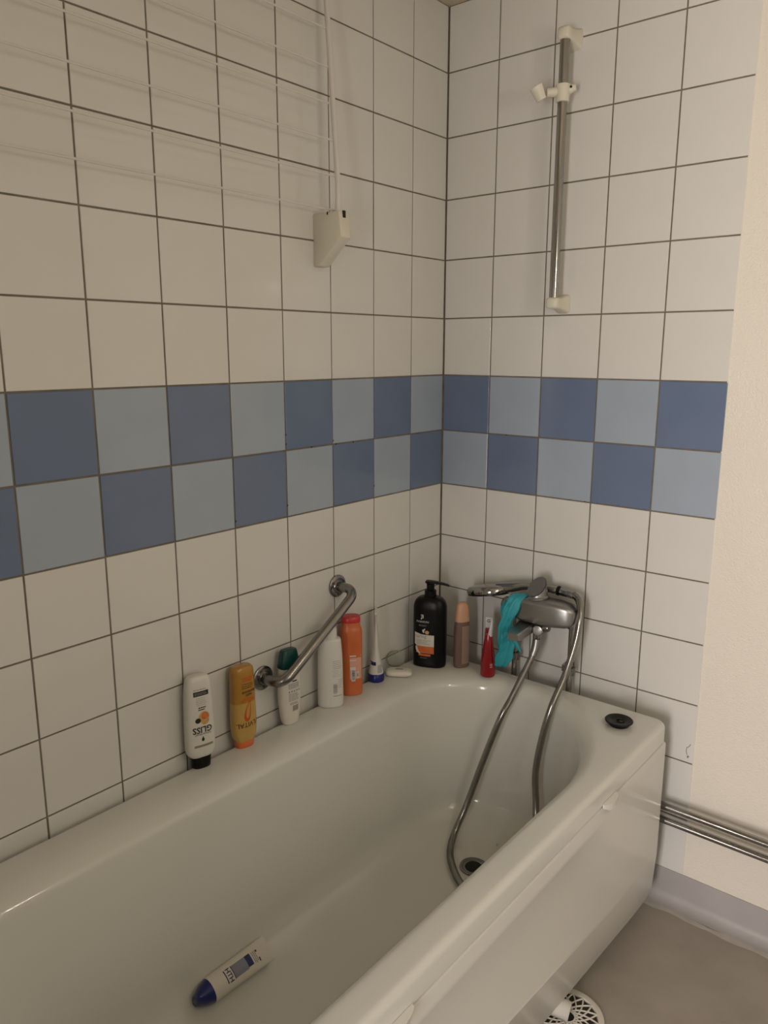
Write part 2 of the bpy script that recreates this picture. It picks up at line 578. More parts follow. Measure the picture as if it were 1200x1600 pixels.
# flat rim to opening (interpolate), soft shoulder, wall, floor fillet
def mix(a, b, t):
    return [tuple(p * (1 - t) + q * t for p, q in zip(u, vv)) for u, vv in zip(a, b)]


ra = rings[-1]
rb = inner(-0.022, RIM)
for t in (0.25, 0.5, 0.75, 1.0):
    rings.append(mix(ra, rb, t))
SH = 0.040
for k in range(1, 9):
    a = k / 8 * math.radians(80)
    rings.append(inner(-0.022 + 0.026 * math.sin(a), RIM - SH * (1 - math.cos(a))))
zA = RIM - SH * (1 - math.cos(math.radians(80)))
dA = -0.022 + 0.026 * math.sin(math.radians(80))
FLOORZ = 0.128
FR = 0.085
for k in range(1, 10):
    t = k / 9
    z = zA + (FLOORZ + FR * 0.9 - zA) * t
    rings.append(inner(dA + 0.042 * t, z, t * 0.7))
dB = dA + 0.042
zB = FLOORZ + FR * 0.9
for k in range(1, 9):
    a = k / 8 * PI / 2
    rings.append(inner(dB + 0.088 * (1 - math.cos(a)), zB - (zB - FLOORZ) * math.sin(a), 0.7 + 0.3 * k / 8))
last = rings[-1]
cx = sum(p[0] for p in last) / len(last)
cy = sum(p[1] for p in last) / len(last)
for t in (0.35, 0.7, 0.97):
    rings.append([(p[0] + (cx - p[0]) * t, p[1] + (cy - p[1]) * t, FLOORZ - 0.003 * t) for p in last])
v, f = loft(rings, False, True)
finish('tub_shell', v, f, 'enamel', tub, angle=60)

# side panel with a lower fold that deepens towards the near end
ys = np.linspace(-0.071, -1.655, 44)
PX = 0.7035
rings = []
for y in ys:
    g = min(1.0, max(0.0, (-y - 0.16) / 0.50))
    zr = 0.172 + 0.115 * max(0, -y - 0.30)
    zr = min(zr, 0.25)
    sec = [(PX - 0.012, 0.4585), (PX - 0.0040, 0.4585), (PX - 0.0010, 0.4565), (PX, 0.452), (PX, 0.4300),
           (PX + 0.0012 * max(0.0, min(1.0, (-y - 0.30) * 5)), 0.4245), (PX - 0.0010 * min(1, max(0, (-y - 0.3) * 4)), 0.4185), (PX - 0.0010 * min(1, max(0, (-y - 0.3) * 4)), 0.34),
           (PX, zr + 0.006), (PX + 0.0022 * g, zr), (PX - 0.0004 * g, zr - 0.006), (PX - 0.006 - 0.024 * g, 0.058), (PX - 0.009 - 0.024 * g, 0.052), (PX - 0.036 - 0.016 * g, 0.052)]
    rings.append([(x, y, z) for x, z in sec])
v, f = loft(rings)
finish('side_panel', v, f, 'panel', tub, angle=35)
# rear return of the panel, closing the gap at the wall end
v, f = box(0.60, PX - 0.034, -0.079, -0.0725, 0.06, 0.456)
finish('panel_return', v, f, 'panel', tub, smooth=False)


def clip(y, ln, tilt):
    rings = []
    for k in range(9):
        t = k / 8
        s = math.sin(PI * t) ** 0.6 if 0 < t < 1 else 0.12
        yy = y - ln / 2 + ln * t
        h = 0.016 * (0.45 + 0.55 * (1 - t)) * s + 0.002
        d = 0.009 * s + 0.002
        zc = 0.4635 + tilt * (t - 0.5)
        rings.append([(PX - 0.001, yy, zc - h * 1.3), (PX + d, yy, zc - h), (PX + d * 1.1, yy, zc + 0.001), (PX - 0.001, yy, zc + 0.003)])
    v, f = loft(rings)
    o = finish('panel_clip', v, f, 'white_pl', tub, angle=50)
    o['label'] = 'small white clip under the rim'


clip(-0.385, 0.062, 0.0)
clip(-1.075, 0.075, 0.0)

# waste in the tub floor
dx, dy = 0.365, -0.352
v, f = lathe([(0.020, FLOORZ - 0.004), (0.021, FLOORZ + 0.0005), (0.030, FLOORZ + 0.0028), (0.034, FLOORZ + 0.002), (0.0355, FLOORZ - 0.003)], 32, False, False, (dx, dy, 0))
dr = finish('drain_ring', v, f, 'chrome_dull', tub)
v, f = lathe([(0.0215, FLOORZ + 0.0003), (0.002, FLOORZ + 0.0002)], 24, False, True, (dx, dy, 0))
finish('drain_hole', v, f, 'hole', dr)

# waste pipe under the panel
wp = sweep(fillet_path([(0.52, -0.530, 0.050), (0.60, -0.515, 0.040), (0.692, -0.490, 0.027)], 0.05), 0.0185, 24, False)
o = finish('waste_pipe', *wp, 'white_pl', None)
sol = o.modifiers.new('wall', 'SOLIDIFY')
sol.thickness = 0.002
tag(o, 'short white plastic waste pipe poking out under the bathtub panel', 'pipe')

# ------------------------------------------------------------------ floor drain
fd = tag(empty('floor_drain', (0.683, -0.480, 0.0)), 'round white plastic floor drain grate beside the bathtub panel', 'drain')
v, f = lathe([(0.0735, 0.0), (0.0745, 0.002), (0.074, 0.0045), (0.070, 0.0055), (0.0625, 0.0050), (0.061, 0.003), (0.061, 0.001)], 48, False, False)
finish('rim', v, f, 'white_pl2', fd)
v, f = lathe([(0.060, 0.0008), (0.002, 0.0008)], 40, False, True)
finish('sump', v, f, 'drain_shade', fd)  # flat dark disc, shade of the drain recess put into its colour
bars = []
for s in (1, -1):
    for k in range(17):
        a0 = 2 * PI * k / 17
        pth = []
        for q in range(6):
            rr = 0.018 + (0.062 - 0.018) * q / 5
            a = a0 + s * 0.60 * math.log(rr / 0.018)
            pth.append(Vector((rr * math.cos(a), rr * math.sin(a), 0.0034)))
        bars.append(sweep(pth, 0.0018, 6))
for rr in (0.016,):
    bars.append(lathe([(rr + 0.002, 0.002), (rr + 0.002, 0.0048), (rr - 0.002, 0.0048), (rr - 0.002, 0.002)], 24, False, False))
v, f = join(*bars)
finish('grate', v, f, 'white_pl2', fd)
v, f = lathe([(0.0142, 0.001), (0.0142, 0.0016), (0.001, 0.0016)], 20, False, True)
finish('centre_hole', v, f, 'hole', fd)


# ------------------------------------------------------------------ grab bar on left wall
gb = tag(empty('grab_bar', (0, -0.56, 0.70)), 'bent steel grab bar screwed to the left wall above the bottles', 'grab bar')
A = Vector((0, -0.436, 0.785))
B = Vector((0, -0.684, 0.628))
off = Vector((0.066, 0, 0))
path = fillet_path([A, A + off, B + off, B], 0.045, 10)
o0 = gb.location


def rel(vf, o):
    v, f = vf
    return [tuple(Vector(q) - o) for q in v], f


finish('bar', *rel(sweep(path, 0.0118, 20), o0), 'steel_bar', gb)
for P in (A, B):
    prof = [(0.0278, 0.0), (0.0278, 0.0045), (0.0262, 0.0058), (0.0165, 0.0062), (0.0150, 0.0085), (0.0122, 0.0090), (0.0120, 0.0115)]
    n = 28
    rings = [[(P.x + z, P.y + r * math.cos(2 * PI * j / n), P.z + r * math.sin(2 * PI * j / n)) for j in range(n)] for r, z in prof]
    fl = finish('flange', *rel(loft(rings), o0), 'steel_bar', gb)
    for a in (0.5, 0.5 + 2 * PI / 3, 0.5 + 4 * PI / 3):
        c = P + Vector((0.0045, 0.0212 * math.cos(a), 0.0200 * math.sin(a)))
        finish('screw', *rel(cyl(c, c + Vector((0.0025, 0, 0)), 0.0032, 0.0026, 10), o0), 'dark_metal', fl)

# ------------------------------------------------------------------ folding clothes drying rack
rk = tag(empty('drying_rack', (0, -0.48, 1.53)), 'white folding drying rack with thin rods high on the left wall', 'drying rack')
o0 = rk.location


def rack_bracket(y0, y1):
    poly = [(0.0, 1.531), (0.0, 1.640), (0.076, 1.640), (0.083, 1.5875), (0.018, 1.531)]
    rings = [[(x, y, z) for x, z in poly] for y in (y0, y1)]
    o = finish('bracket', *rel(loft(rings), o0), 'ivory', rk, smooth=False)
    bevel_obj(o, 0.0018, 2)
    # slot in the front face
    s = finish('slot', *rel(box(0.0765, 0.0787, (y0 + y1) / 2 - 0.004, (y0 + y1) / 2 + 0.004, 1.627, 1.6415), o0), 'hole', o, smooth=False)
    h = finish('rod_hole', *rel(box(0.042, 0.0455, y0 - 0.0006, y0 + 0.002, 1.6345, 1.6405), o0), 'hole', o, smooth=False)
    return o


rack_bracket(-0.497, -0.466)
rack_bracket(-1.484, -1.453)
for yy in (-0.4815, -1.4685):
    pth = fillet_path([(0.060, yy, 1.615), (0.0605, yy, 1.70), (0.030, yy, 2.10), (0.029, yy, 2.13)], 0.1)
    finish('upright', *rel(sweep(pth, 0.0058, 12), o0), 'white_coat', rk)
for x, z in [(0.046, 1.6455), (0.0555, 1.712), (0.0505, 1.783), (0.0445, 1.855), (0.0395, 1.926), (0.034, 2.000), (0.029, 2.075)]:
    finish('rod', *rel(cyl((x, -0.478, z), (x, -1.472, z), 0.0021, n=8), o0), 'white_coat', rk)

# ------------------------------------------------------------------ shower rail
sr = tag(empty('shower_rail', (0.352, -0.05, 1.46)), 'chrome shower rail with ivory brackets and slider on the far wall', 'shower rail')
o0 = sr.location
finish('rail', *rel(cyl((0.3515, -0.05, 1.462), (0.3515, -0.05, 2.045), 0.0112, n=24), o0), 'chrome', sr)


def rail_bracket(z, flip):
    rings = []
    for y, hw, hh, dx_ in [(-0.064, 0.010, 0.008, 0), (-0.061, 0.0135, 0.0125, 0), (-0.050, 0.0142, 0.0135, 0), (-0.038, 0.0138, 0.0130, 0), (-0.026, 0.014, 0.0145, 0.0), (-0.010, 0.0165, 0.0195, 0), (-0.0005, 0.0185, 0.0225, 0)]:
        ring = []
        for j in range(24):
            a = 2 * PI * j / 24
            c, s = math.cos(a), math.sin(a)
            e = 0.45
            ring.append((0.3515 + hw * math.copysign(abs(c) ** e, c), y, z + hh * math.copysign(abs(s) ** e, s)))
        rings.append(ring)
    o = finish('bracket', *rel(loft(rings), o0), 'ivory', sr, angle=60)
    return o


rail_bracket(2.038, 1)
rail_bracket(1.461, -1)
# slider with cup
zc = 1.917
sl = finish('slider', *rel(lathe([(0.0125, zc - 0.019), (0.0145, zc - 0.018), (0.0155, zc - 0.004), (0.0165, zc + 0.012), (0.0165, zc + 0.017), (0.013, zc + 0.0185)], 24, True, True, (0.3515, -0.05, 0)), o0), 'ivory', sr)
ear = finish('screw_ear', *rel(sweep([(0.356, -0.046, zc + 0.003), (0.372, -0.040, zc + 0.010), (0.377, -0.038, zc + 0.011)], [0.010, 0.0085, 0.007], 14), o0), 'ivory', sl)
finish('screw_hole', *rel(cyl((0.3705, -0.049, zc + 0.010), (0.3708, -0.0505, zc + 0.010), 0.0028, n=10), o0), 'hole', ear)
finish('pivot', *rel(cyl((0.341, -0.056, zc + 0.003), (0.322, -0.070, zc + 0.002), 0.0105, 0.0095, 16), o0), 'ivory', sl)
# open cup for the hand shower: a partial conical shell
axis_o = Vector((0.312, -0.082, zc - 0.001))
ax = Vector((-0.30, -0.30, 0.85)).normalized()
side = ax.cross(Vector((0, 0, 1))).normalized()
upv = side.cross(ax).normalized()
V, F = [], []
na, nb = 18, 4
for shell, sgn in ((0, 1), (1, -1)):
    for i in range(nb):
        t = i / (nb - 1)
        r = 0.0105 + 0.0045 * t + (0 if shell == 0 else 0.0028)
        for j in range(na):
            a = math.radians(-200 + 250 * j / (na - 1))
            V.append(axis_o + ax * (-0.014 + 0.030 * t) + (side * math.cos(a) + upv * math.sin(a)) * r)
G = na * nb
for i in range(nb - 1):
    for j in range(na - 1):
        a, b, c, d = i * na + j, i * na + j + 1, (i + 1) * na + j + 1, (i + 1) * na + j
        F.append((a, b, c, d))
        F.append((G + a, G + d, G + c, G + b))
for j in range(na - 1):
    F.append((j, G + j, G + j + 1, j + 1))
    q = (nb - 1) * na
    F.append((q + j, q + j + 1, G + q + j + 1, G + q + j))
for i in range(nb - 1):
    F.append((i * na, (i + 1) * na, G + (i + 1) * na, G + i * na))
    q = na - 1
    F.append((i * na + q, G + i * na + q, G + (i + 1) * na + q, (i + 1) * na + q))
finish('cup', [tuple(p - o0) for p in V], F, 'ivory', sl, angle=50)

# ------------------------------------------------------------------ mixer tap on the far wall
mx = tag(empty('bath_mixer', (0.36, 0, 0.66)), 'chrome bath mixer with slanted lever and two wall pipes above the rim', 'mixer tap')
o0 = mx.location


def sup_ring(cx_, cz_, a, b, n=28, e=0.55):
    out = []
    for j in range(n):
        t = 2 * PI * j / n
        c, s = math.cos(t), math.sin(t)
        out.append((a * math.copysign(abs(c) ** e, c), b * math.copysign(abs(s) ** e, s)))
    return out


# body: lofted along x with soft rectangular section (y, z)
secs = [(0.262, 0.018, 0.018, -0.074, 0.702), (0.266, 0.0205, 0.0205, -0.074, 0.702), (0.285, 0.022, 0.022, -0.074, 0.702), (0.300, 0.027, 0.027, -0.075, 0.706),
        (0.33, 0.031, 0.0315, -0.076, 0.707), (0.38, 0.031, 0.0325, -0.076, 0.708), (0.42, 0.030, 0.0315, -0.075, 0.709), (0.446, 0.027, 0.028, -0.074, 0.709), (0.460, 0.022, 0.022, -0.072, 0.709), (0.466, 0.015, 0.015, -0.071, 0.709)]
rings = []
for x, a, b, yc, zc_ in secs:
    e = 1.0 if x < 0.29 else 0.36
    rings.append([(x, yc + p, zc_ + q) for p, q in sup_ring(0, 0, a, b, 28, e)])
body = finish('body', *rel(loft(rings), o0), 'satin', mx, angle=50)
finish('end_cap', *rel(cyl((0.262, -0.074, 0.702), (0.2605, -0.074, 0.702), 0.0165, n=24), o0), 'chrome_dull', body)
# lever: cylinder cut by a slanted plane
n = 36
lean = Vector((-0.16, 0.02, 1.0)).normalized()
base = Vector((0.3595, -0.076, 0.737))
su = lean.cross(Vector((0, 1, 0))).normalized()
sv = lean.cross(su).normalized()
cutn = Vector((-0.16, -0.62, 0.76)).normalized()
rings = []
for h, r in ((0, 0.0275), (0.004, 0.0282), (0.007, 0.0250)):
    rings.append([base + lean * h + (su * math.cos(2 * PI * j / n) + sv * math.sin(2 * PI * j / n)) * r for j in range(n)])
pc = base + lean * 0.030


def cutring(r):
    out = []
    for j in range(n):
        p = base + (su * math.cos(2 * PI * j / n) + sv * math.sin(2 * PI * j / n)) * r
        t = (pc - p).dot(cutn) / lean.dot(cutn)
        out.append(p + lean * max(0.009, min(0.062, t)))
    return out


rings.append(cutring(0.0250))
rings.append([p - lean * 0.0007 for p in cutring(0.0238)])
lv = finish('lever', *rel(loft(rings), o0), 'satin', mx, angle=30)
cap = cutring(0.0232)
finish('lever_face', *rel(([p + lean * 0.0004 for p in cap], [tuple(range(n))]), o0), 'lever_grey', lv, smooth=False)
# spout
rings = []
for t, hw, zt, zb in ((0, 0.024, 0.6765, 0.652), (0.35, 0.0225, 0.6735, 0.649), (0.7, 0.019, 0.669, 0.645), (0.93, 0.0165, 0.6655, 0.643), (1.0, 0.0145, 0.663, 0.645)):
    c = Vector((0.337, -0.062, 0)).lerp(Vector((0.340, -0.162, 0)), t)
    b = 0.003
    rings.append([(c.x - hw, c.y, zb + b), (c.x - hw + b, c.y, zb), (c.x + hw - b, c.y, zb), (c.x + hw, c.y, zb + b), (c.x + hw, c.y, zt - b), (c.x + hw - b, c.y, zt), (c.x - hw + b, c.y, zt), (c.x - hw, c.y, zt - b)])
finish('spout', *rel(loft(rings), o0), 'satin', mx, angle=35)
# diverter
kn = finish('diverter_housing', *rel(sweep([(0.368, -0.060, 0.664), (0.372, -0.085, 0.661)], 0.0155, 20), o0), 'chrome_dull', mx)
finish('diverter_knob', *rel(sweep([(0.372, -0.085, 0.661), (0.374, -0.099, 0.660), (0.3742, -0.1005, 0.660)], [0.0138, 0.0135, 0.0115], 20), o0), 'satin', mx)
finish('diverter_arm', *rel(sweep([(0.372, -0.080, 0.665), (0.392, -0.081, 0.668), (0.397, -0.081, 0.668)], [0.0125, 0.0115, 0.0095], 16), o0), 'chrome_dull', mx)
finish('hose_outlet', *rel(lathe([(0.009, 0.655), (0.0098, 0.648), (0.0098, 0.637), (0.0082, 0.635), (0.0082, 0.630)], 16, True, True, (0.367, -0.088, 0)), o0), 'chrome', mx)
# riser pipes, unions and clamps
for px_, zt, ztop in ((0.2785, 0.690, 0), (0.4385, 0.695, 0)):
    pp = finish('riser_pipe', *rel(cyl((px_, -0.040, 0.27), (px_, -0.040, 0.668), 0.0072, n=16), o0), 'chrome', mx)
    finish('union_nut', *rel(lathe([(0.0095, 0.664), (0.0125, 0.666), (0.0125, 0.684), (0.010, 0.686)], 8, True, True, (px_, -0.040, 0)), o0), 'chrome', pp)
    finish('elbow', *rel(sweep(fillet_path([(px_, -0.040, 0.683), (px_, -0.040, 0.703), (px_, -0.072, 0.703)], 0.012), 0.0105, 16), o0), 'chrome', pp)
    zc2 = 0.552
    # clamp: open ring with stem to the wall plus small wall plate
    cl = finish('pipe_clamp', *rel(lathe([(0.0085, zc2 - 0.0095), (0.0140, zc2 - 0.0095), (0.0150, zc2), (0.0140, zc2 + 0.0095), (0.0085, zc2 + 0.0095)], 24, False, False, (px_, -0.040, 0)), o0), 'chrome_dull', mx)
    finish('clamp_stem', *rel(box(px_ - 0.024, px_ - 0.006, -0.036, -0.0005, zc2 - 0.0085, zc2 + 0.0085), o0), 'chrome_dull', cl, smooth=False)

# ------------------------------------------------------------------ hand shower resting on the mixer
hs = tag(empty('hand_shower', (0.1985, -0.055, 0.722)), 'chrome hand shower lying across the top of the bath mixer', 'hand shower')
tilt = Matrix.Rotation(math.radians(-7), 3, 'X') @ Matrix.Rotation(math.radians(-12), 3, 'Y')


def hs_head(prof, n=36):
    V, F = lathe(prof, n)
    return [tuple(tilt @ (Matrix.Diagonal((1.25, 1.0, 1.0)) @ Vector(q))) for q in V], F


v, f = hs_head([(0.041, -0.009), (0.0470, -0.008), (0.0480, -0.005), (0.0475, 0.004), (0.0440, 0.009), (0.034, 0.0125), (0.016, 0.0145), (0.002, 0.015)])
hh = finish('head', v, f, 'chrome', hs)
v, f = hs_head([(0.001, -0.0135), (0.0415, -0.0135), (0.0465, -0.0120), (0.0465, -0.0075)])
finish('nozzle_plate', v, f, 'black_pl', hs)
pth = catmull([(0.030, 0.001, 0.010), (0.070, 0.005, 0.020), (0.105, 0.012, 0.029), (0.150, 0.017, 0.033), (0.195, 0.018, 0.033)], 6)
nn = len(pth)
rad = [0.015 - 0.0055 * min(1, i / nn * 1.6) + 0.0015 * max(0, i / nn - 0.6) for i in range(nn)]
finish('handle', *sweep(pth, rad, 18), 'chrome', hs)
finish('handle_ring', *cyl((0.195, 0.018, 0.033), (0.199, 0.018, 0.0330), 0.0125, n=18), 'black_pl', hs)
finish('handle_nut', *sweep([(0.199, 0.018, 0.0330), (0.205, 0.018, 0.0325), (0.224, 0.0175, 0.0310)], [0.0085, 0.0112, 0.0102], 8), 'chrome', hs)

# ------------------------------------------------------------------ shower hose
hp = [(0.367, -0.088, 0.634), (0.366, -0.094, 0.605), (0.358, -0.112, 0.567), (0.340, -0.156, 0.490), (0.326, -0.187, 0.437), (0.296, -0.213, 0.322), (0.274, -0.248, 0.209), (0.268, -0.290, 0.150), (0.287, -0.338, 0.138),
      (0.318, -0.380, 0.1375), (0.376, -0.428, 0.1375), (0.44, -0.445, 0.1375), (0.495, -0.41, 0.138), (0.508, -0.35, 0.141), (0.492, -0.285, 0.160), (0.468, -0.240, 0.215), (0.452, -0.215, 0.268), (0.441, -0.203, 0.343),
      (0.448, -0.190, 0.434), (0.459, -0.171, 0.509), (0.467, -0.128, 0.572), (0.476, -0.095, 0.652), (0.4765, -0.078, 0.712), (0.466, -0.062, 0.741), (0.449, -0.047, 0.752), (0.4225, -0.0375, 0.7535)]
path = resample(catmull(hp, 12), 0.0024)
rad = [0.0088 if i % 2 == 0 else 0.0074 for i in range(len(path))]
o = finish('shower_hose', *sweep(path, rad, 12), 'hose', None, angle=85)
tag(o, 'ribbed metal shower hose hanging from the mixer into the bathtub', 'hose')
for nm, i0, i1 in (('hose_sleeve', 0, 18), ('hose_sleeve', len(path) - 9, len(path) - 1)):
    finish(nm, *sweep(path[i0:i1 + 1:6] if i1 - i0 > 12 else path[i0:i1 + 1:4], 0.0098, 14), 'satin', o)

# ------------------------------------------------------------------ turquoise glove over the spout / mixer
def glove():
    rows = [  # (centre, half width, half thickness)
        ((0.318, -0.084, 0.7440), 0.019, 0.0030),
        ((0.314, -0.108, 0.7360), 0.020, 0.0040),
        ((0.309, -0.116, 0.715), 0.020, 0.0050),
        ((0.302, -0.117, 0.692), 0.018, 0.0065),
        ((0.293, -0.116, 0.668), 0.016, 0.0075),
        ((0.288, -0.115, 0.645), 0.0165, 0.0080),
        ((0.293, -0.114, 0.622), 0.021, 0.0085),
        ((0.294, -0.113, 0.600), 0.022, 0.0085),
        ((0.290, -0.113, 0.578), 0.022, 0.0085),
        ((0.285, -0.113, 0.560), 0.021, 0.0080),
        ((0.281, -0.113, 0.548), 0.017, 0.0065),
        ((0.279, -0.113, 0.543), 0.009, 0.0035)]
    P = catmull([r[0] for r in rows], 4)
    hw = np.interp(np.linspace(0, len(rows) - 1, len(P)), range(len(rows)), [r[1] for r in rows])
    ht = np.interp(np.linspace(0, len(rows) - 1, len(P)), range(len(rows)), [r[2] for r in rows])
    rings = []
    n = 30
    for i, p in enumerate(P):
        lat = Vector((0.90, 0.43, 0.0)).normalized()
        nrm = Vector((0.43, -0.90, 0.15)).normalized()
        ring = []
        for j in range(n):
            a = 2 * PI * j / n
            c, s = math.cos(a), math.sin(a)
            wob = 0.0030 * math.sin(3.2 * c * 2.4 + i * 0.22) + 0.0014 * math.sin(9 * c + i * 0.5)
            ring.append(p + lat * (hw[i] * c * (1 + 0.08 * math.sin(i * 0.8))) + nrm * (ht[i] * s + wob * min(1, i / 8)))
        rings.append(ring)
    return loft(rings)


g = tag(empty('rubber_glove', (0.30, -0.12, 0.55)), 'limp turquoise rubber glove hanging over the chrome mixer', 'glove')
o0 = g.location
finish('palm', *rel(glove(), o0), 'glove', g, angle=70)
pf = catmull([(0.308, -0.108, 0.634), (0.318, -0.104, 0.615), (0.325, -0.102, 0.602), (0.330, -0.101, 0.592)], 5)
finish('finger', *rel(sweep(pf, list(np.linspace(0.0085, 0.0022, len(pf))), 12), o0), 'glove', g, angle=70)
pf = catmull([(0.292, -0.114, 0.718), (0.281, -0.110, 0.706), (0.276, -0.108, 0.692), (0.278, -0.109, 0.682)], 5)
finish('thumb', *rel(sweep(pf, list(np.linspace(0.0095, 0.0030, len(pf))), 12), o0), 'glove', g, angle=70)


# ------------------------------------------------------------------ bottles and prints
class Surf:
    def __init__(self, prof, n=2.6):
        self.z = [p[0] for p in prof]
        self.a = [p[1] for p in prof]
        self.b = [p[2] for p in prof]
        self.n = n

    def ab(self, z):
        return float(np.interp(z, self.z, self.a)), float(np.interp(z, self.z, self.b))

    def pt(self, u, z, off=0.0004):
        a, b = self.ab(z)
        q = min(0.995, abs(u) / max(a, 1e-6))
        d = b * (1 - q ** self.n) ** (1 / self.n)
        return (u, -d - off, z)


def dense(prof, per=4):
    """smooth a (z,a,b) profile a little"""
    P = catmull([(p[1], p[2], p[0]) for p in prof], per)
    out = []
    lz = -1e9
    for q in P:
        z = max(q.z, lz + 1e-5)
        lz = z
        out.append((z, max(0.0003, q.x), max(0.0003, q.y)))
    return out


def body_mesh(prof, n=2.6, seg=40):
    rings = []
    for z, a, b in prof:
        ring = []
        for j in range(seg):
            t = 2 * PI * j / seg
            c, s = math.cos(t), math.sin(t)
            ring.append((a * math.copysign(abs(c) ** (2 / n), c), b * math.copysign(abs(s) ** (2 / n), s), z))
        rings.append(ring)
    return loft(rings)


def text_2d(s, size, align='CENTER', bold=0.0, shear=0.0, sx=1.0):
    cu = bpy.data.curves.new('lettering', 'FONT')
    cu.body = s
    cu.size = size
    cu.align_x = align
    cu.align_y = 'CENTER'
    cu.offset = bold
    cu.shear = shear
    cu.resolution_u = 2
    ob = bpy.data.objects.new('lettering_src', cu)
    COL.objects.link(ob)
    dg = bpy.context.evaluated_depsgraph_get()
    dg.update()
    me = bpy.data.meshes.new_from_object(ob.evaluated_get(dg))
    V = [(v_.co.x * sx, v_.co.y) for v_ in me.vertices]
    F = [tuple(p.vertices) for p in me.polygons]
    bpy.data.objects.remove(ob)
    bpy.data.curves.remove(cu)
    bpy.data.meshes.remove(me)
    return V, F


def patch_2d(u0, u1, z0, z1, nu=10, nz=6):
    V = [(u0 + (u1 - u0) * i / nu, z0 + (z1 - z0) * j / nz) for j in range(nz + 1) for i in range(nu + 1)]
    F = [(j * (nu + 1) + i, j * (nu + 1) + i + 1, (j + 1) * (nu + 1) + i + 1, (j + 1) * (nu + 1) + i) for j in range(nz) for i in range(nu)]
    return V, F


def blob_2d(u, z, ru, rz, n=20, rot=0.0):
    V = [(u, z)]
    for j in range(n):
        a = 2 * PI * j / n
        x, y = ru * math.cos(a), rz * math.sin(a)
        V.append((u + x * math.cos(rot) - y * math.sin(rot), z + x * math.sin(rot) + y * math.cos(rot)))
    return V, [(0, 1 + j, 1 + (j + 1) % n) for j in range(n)]


def poly_2d(pts):
    return list(pts), [tuple(range(len(pts)))]


def cat_2d(*items):
    V, F = [], []
    for v_, f_ in items:
        o_ = len(V)
        V += v_
        F += [tuple(i + o_ for i in q) for q in f_]
    return V, F


def place_2d(vf, u, z, flip=False, rot=0.0):
    v_, f_ = vf
    c, s = math.cos(rot), math.sin(rot)
    out = []
    for x, y in v_:
        if flip:
            x, y = -x, -y
        out.append((u + x * c - y * s, z + x * s + y * c))
    return out, f_


def lines_2d(u0, u1, z0, z1, nrow, fill=0.45, rag=0.2, words=True):
    items = []
    for k in range(nrow):
        zc_ = z1 - (z1 - z0) * (k + 0.5) / nrow
        h = (z1 - z0) / nrow * fill / 2
        u = u0
        end = u1 - (u1 - u0) * rag * random.random()
        while u < end:
            wl = random.uniform(0.10, 0.3) * (u1 - u0) if words else end - u
            e_ = min(end, u + wl)
            items.append(patch_2d(u, e_, zc_ - h, zc_ + h, 2, 1))
            u = e_ + 0.035 * (u1 - u0)
    return cat_2d(*items)


def bars_2d(u0, u1, z0, z1, n=11, horizontal=False):
    items = []
    if horizontal:
        for k in range(n):
            zc_ = z0 + (z1 - z0) * (k + 0.3) / n
            items.append(patch_2d(u0, u1, zc_, zc_ + (z1 - z0) / n * random.uniform(0.35, 0.75), 2, 1))
    else:
        for k in range(n):
            uc = u0 + (u1 - u0) * (k + 0.2) / n
            items.append(patch_2d(uc, uc + (u1 - u0) / n * random.uniform(0.35, 0.75), z0, z1, 1, 2))
    return cat_2d(*items)


def decal(name, vf, surf, material, parent, off=0.0004):
    v_, f_ = vf
    return finish(name, [surf.pt(u, z, off) for u, z in v_], f_, material, parent, smooth=False)


# ---- 1 white conditioner bottle on its black cap (print upside down)
b = tag(empty('conditioner_bottle', (0.0265, -0.879, RIM), math.radians(76)), 'white bottle standing upside down on a black cap, nearest the viewer along the wall', 'bottle', 'bottles on the bathtub rim')
prof = [(0.024, 0.020, 0.0125), (0.027, 0.0245, 0.0145), (0.034, 0.0295, 0.0165), (0.050, 0.0312, 0.0175), (0.10, 0.0308, 0.0178), (0.15, 0.0292, 0.0170), (0.180, 0.0272, 0.0158), (0.192, 0.0250, 0.0145), (0.1985, 0.0215, 0.012), (0.2015, 0.016, 0.009)]
prof = dense(prof)
S = Surf(prof, 2.9)
bd = finish('body', *body_mesh(prof, 2.9), 'white_pl', b, angle=60)
cp = [(0.0, 0.0185, 0.0125), (0.001, 0.0195, 0.0132), (0.010, 0.0202, 0.0136), (0.024, 0.0215, 0.0142), (0.0262, 0.0212, 0.0138)]
finish('cap', *body_mesh(cp, 2.5), 'black_pl', b, angle=50)
decal('stripe', patch_2d(-0.0185, 0.0215, 0.0505, 0.0555, 12, 2), S, 'olive', bd)
decal('emblem', cat_2d(blob_2d(0.0, 0.0665, 0.0030, 0.0038), poly_2d([(-0.0022, 0.0685), (0.0022, 0.0685), (0.0003, 0.0745)])), S, 'print_black', bd)
decal('small_lettering', place_2d(text_2d('Schwarzkopf', 0.0066), 0.001, 0.0785, True), S, 'print_black', bd)
decal('lettering', place_2d(text_2d('GLISS', 0.0185, bold=0.0004, sx=0.95), 0.0, 0.0890, True), S, 'print_black', bd)
decal('fruit_print', cat_2d(blob_2d(0.0042, 0.1145, 0.0118, 0.0125), blob_2d(0.006, 0.1065, 0.009, 0.008)), S, 'fruit_rind', bd)
decal('fruit_flesh', blob_2d(0.0062, 0.1175, 0.0078, 0.0082), S, 'orange_fruit', bd, 0.0006)
decal('round_badge', blob_2d(-0.0090, 0.1095, 0.0058, 0.0056), S, 'print_black', bd, 0.0007)
decal('small_lettering', lines_2d(-0.007, 0.010, 0.1295, 0.1385, 2, 0.5, 0.2), S, 'print_black', bd)
decal('text_lines', lines_2d(-0.011, 0.012, 0.1405, 0.1585, 5, 0.22), S, 'print_grey', bd)
decal('black_bar', patch_2d(-0.0155, 0.0165, 0.1615, 0.1715, 10, 2), S, 'print_black', bd)
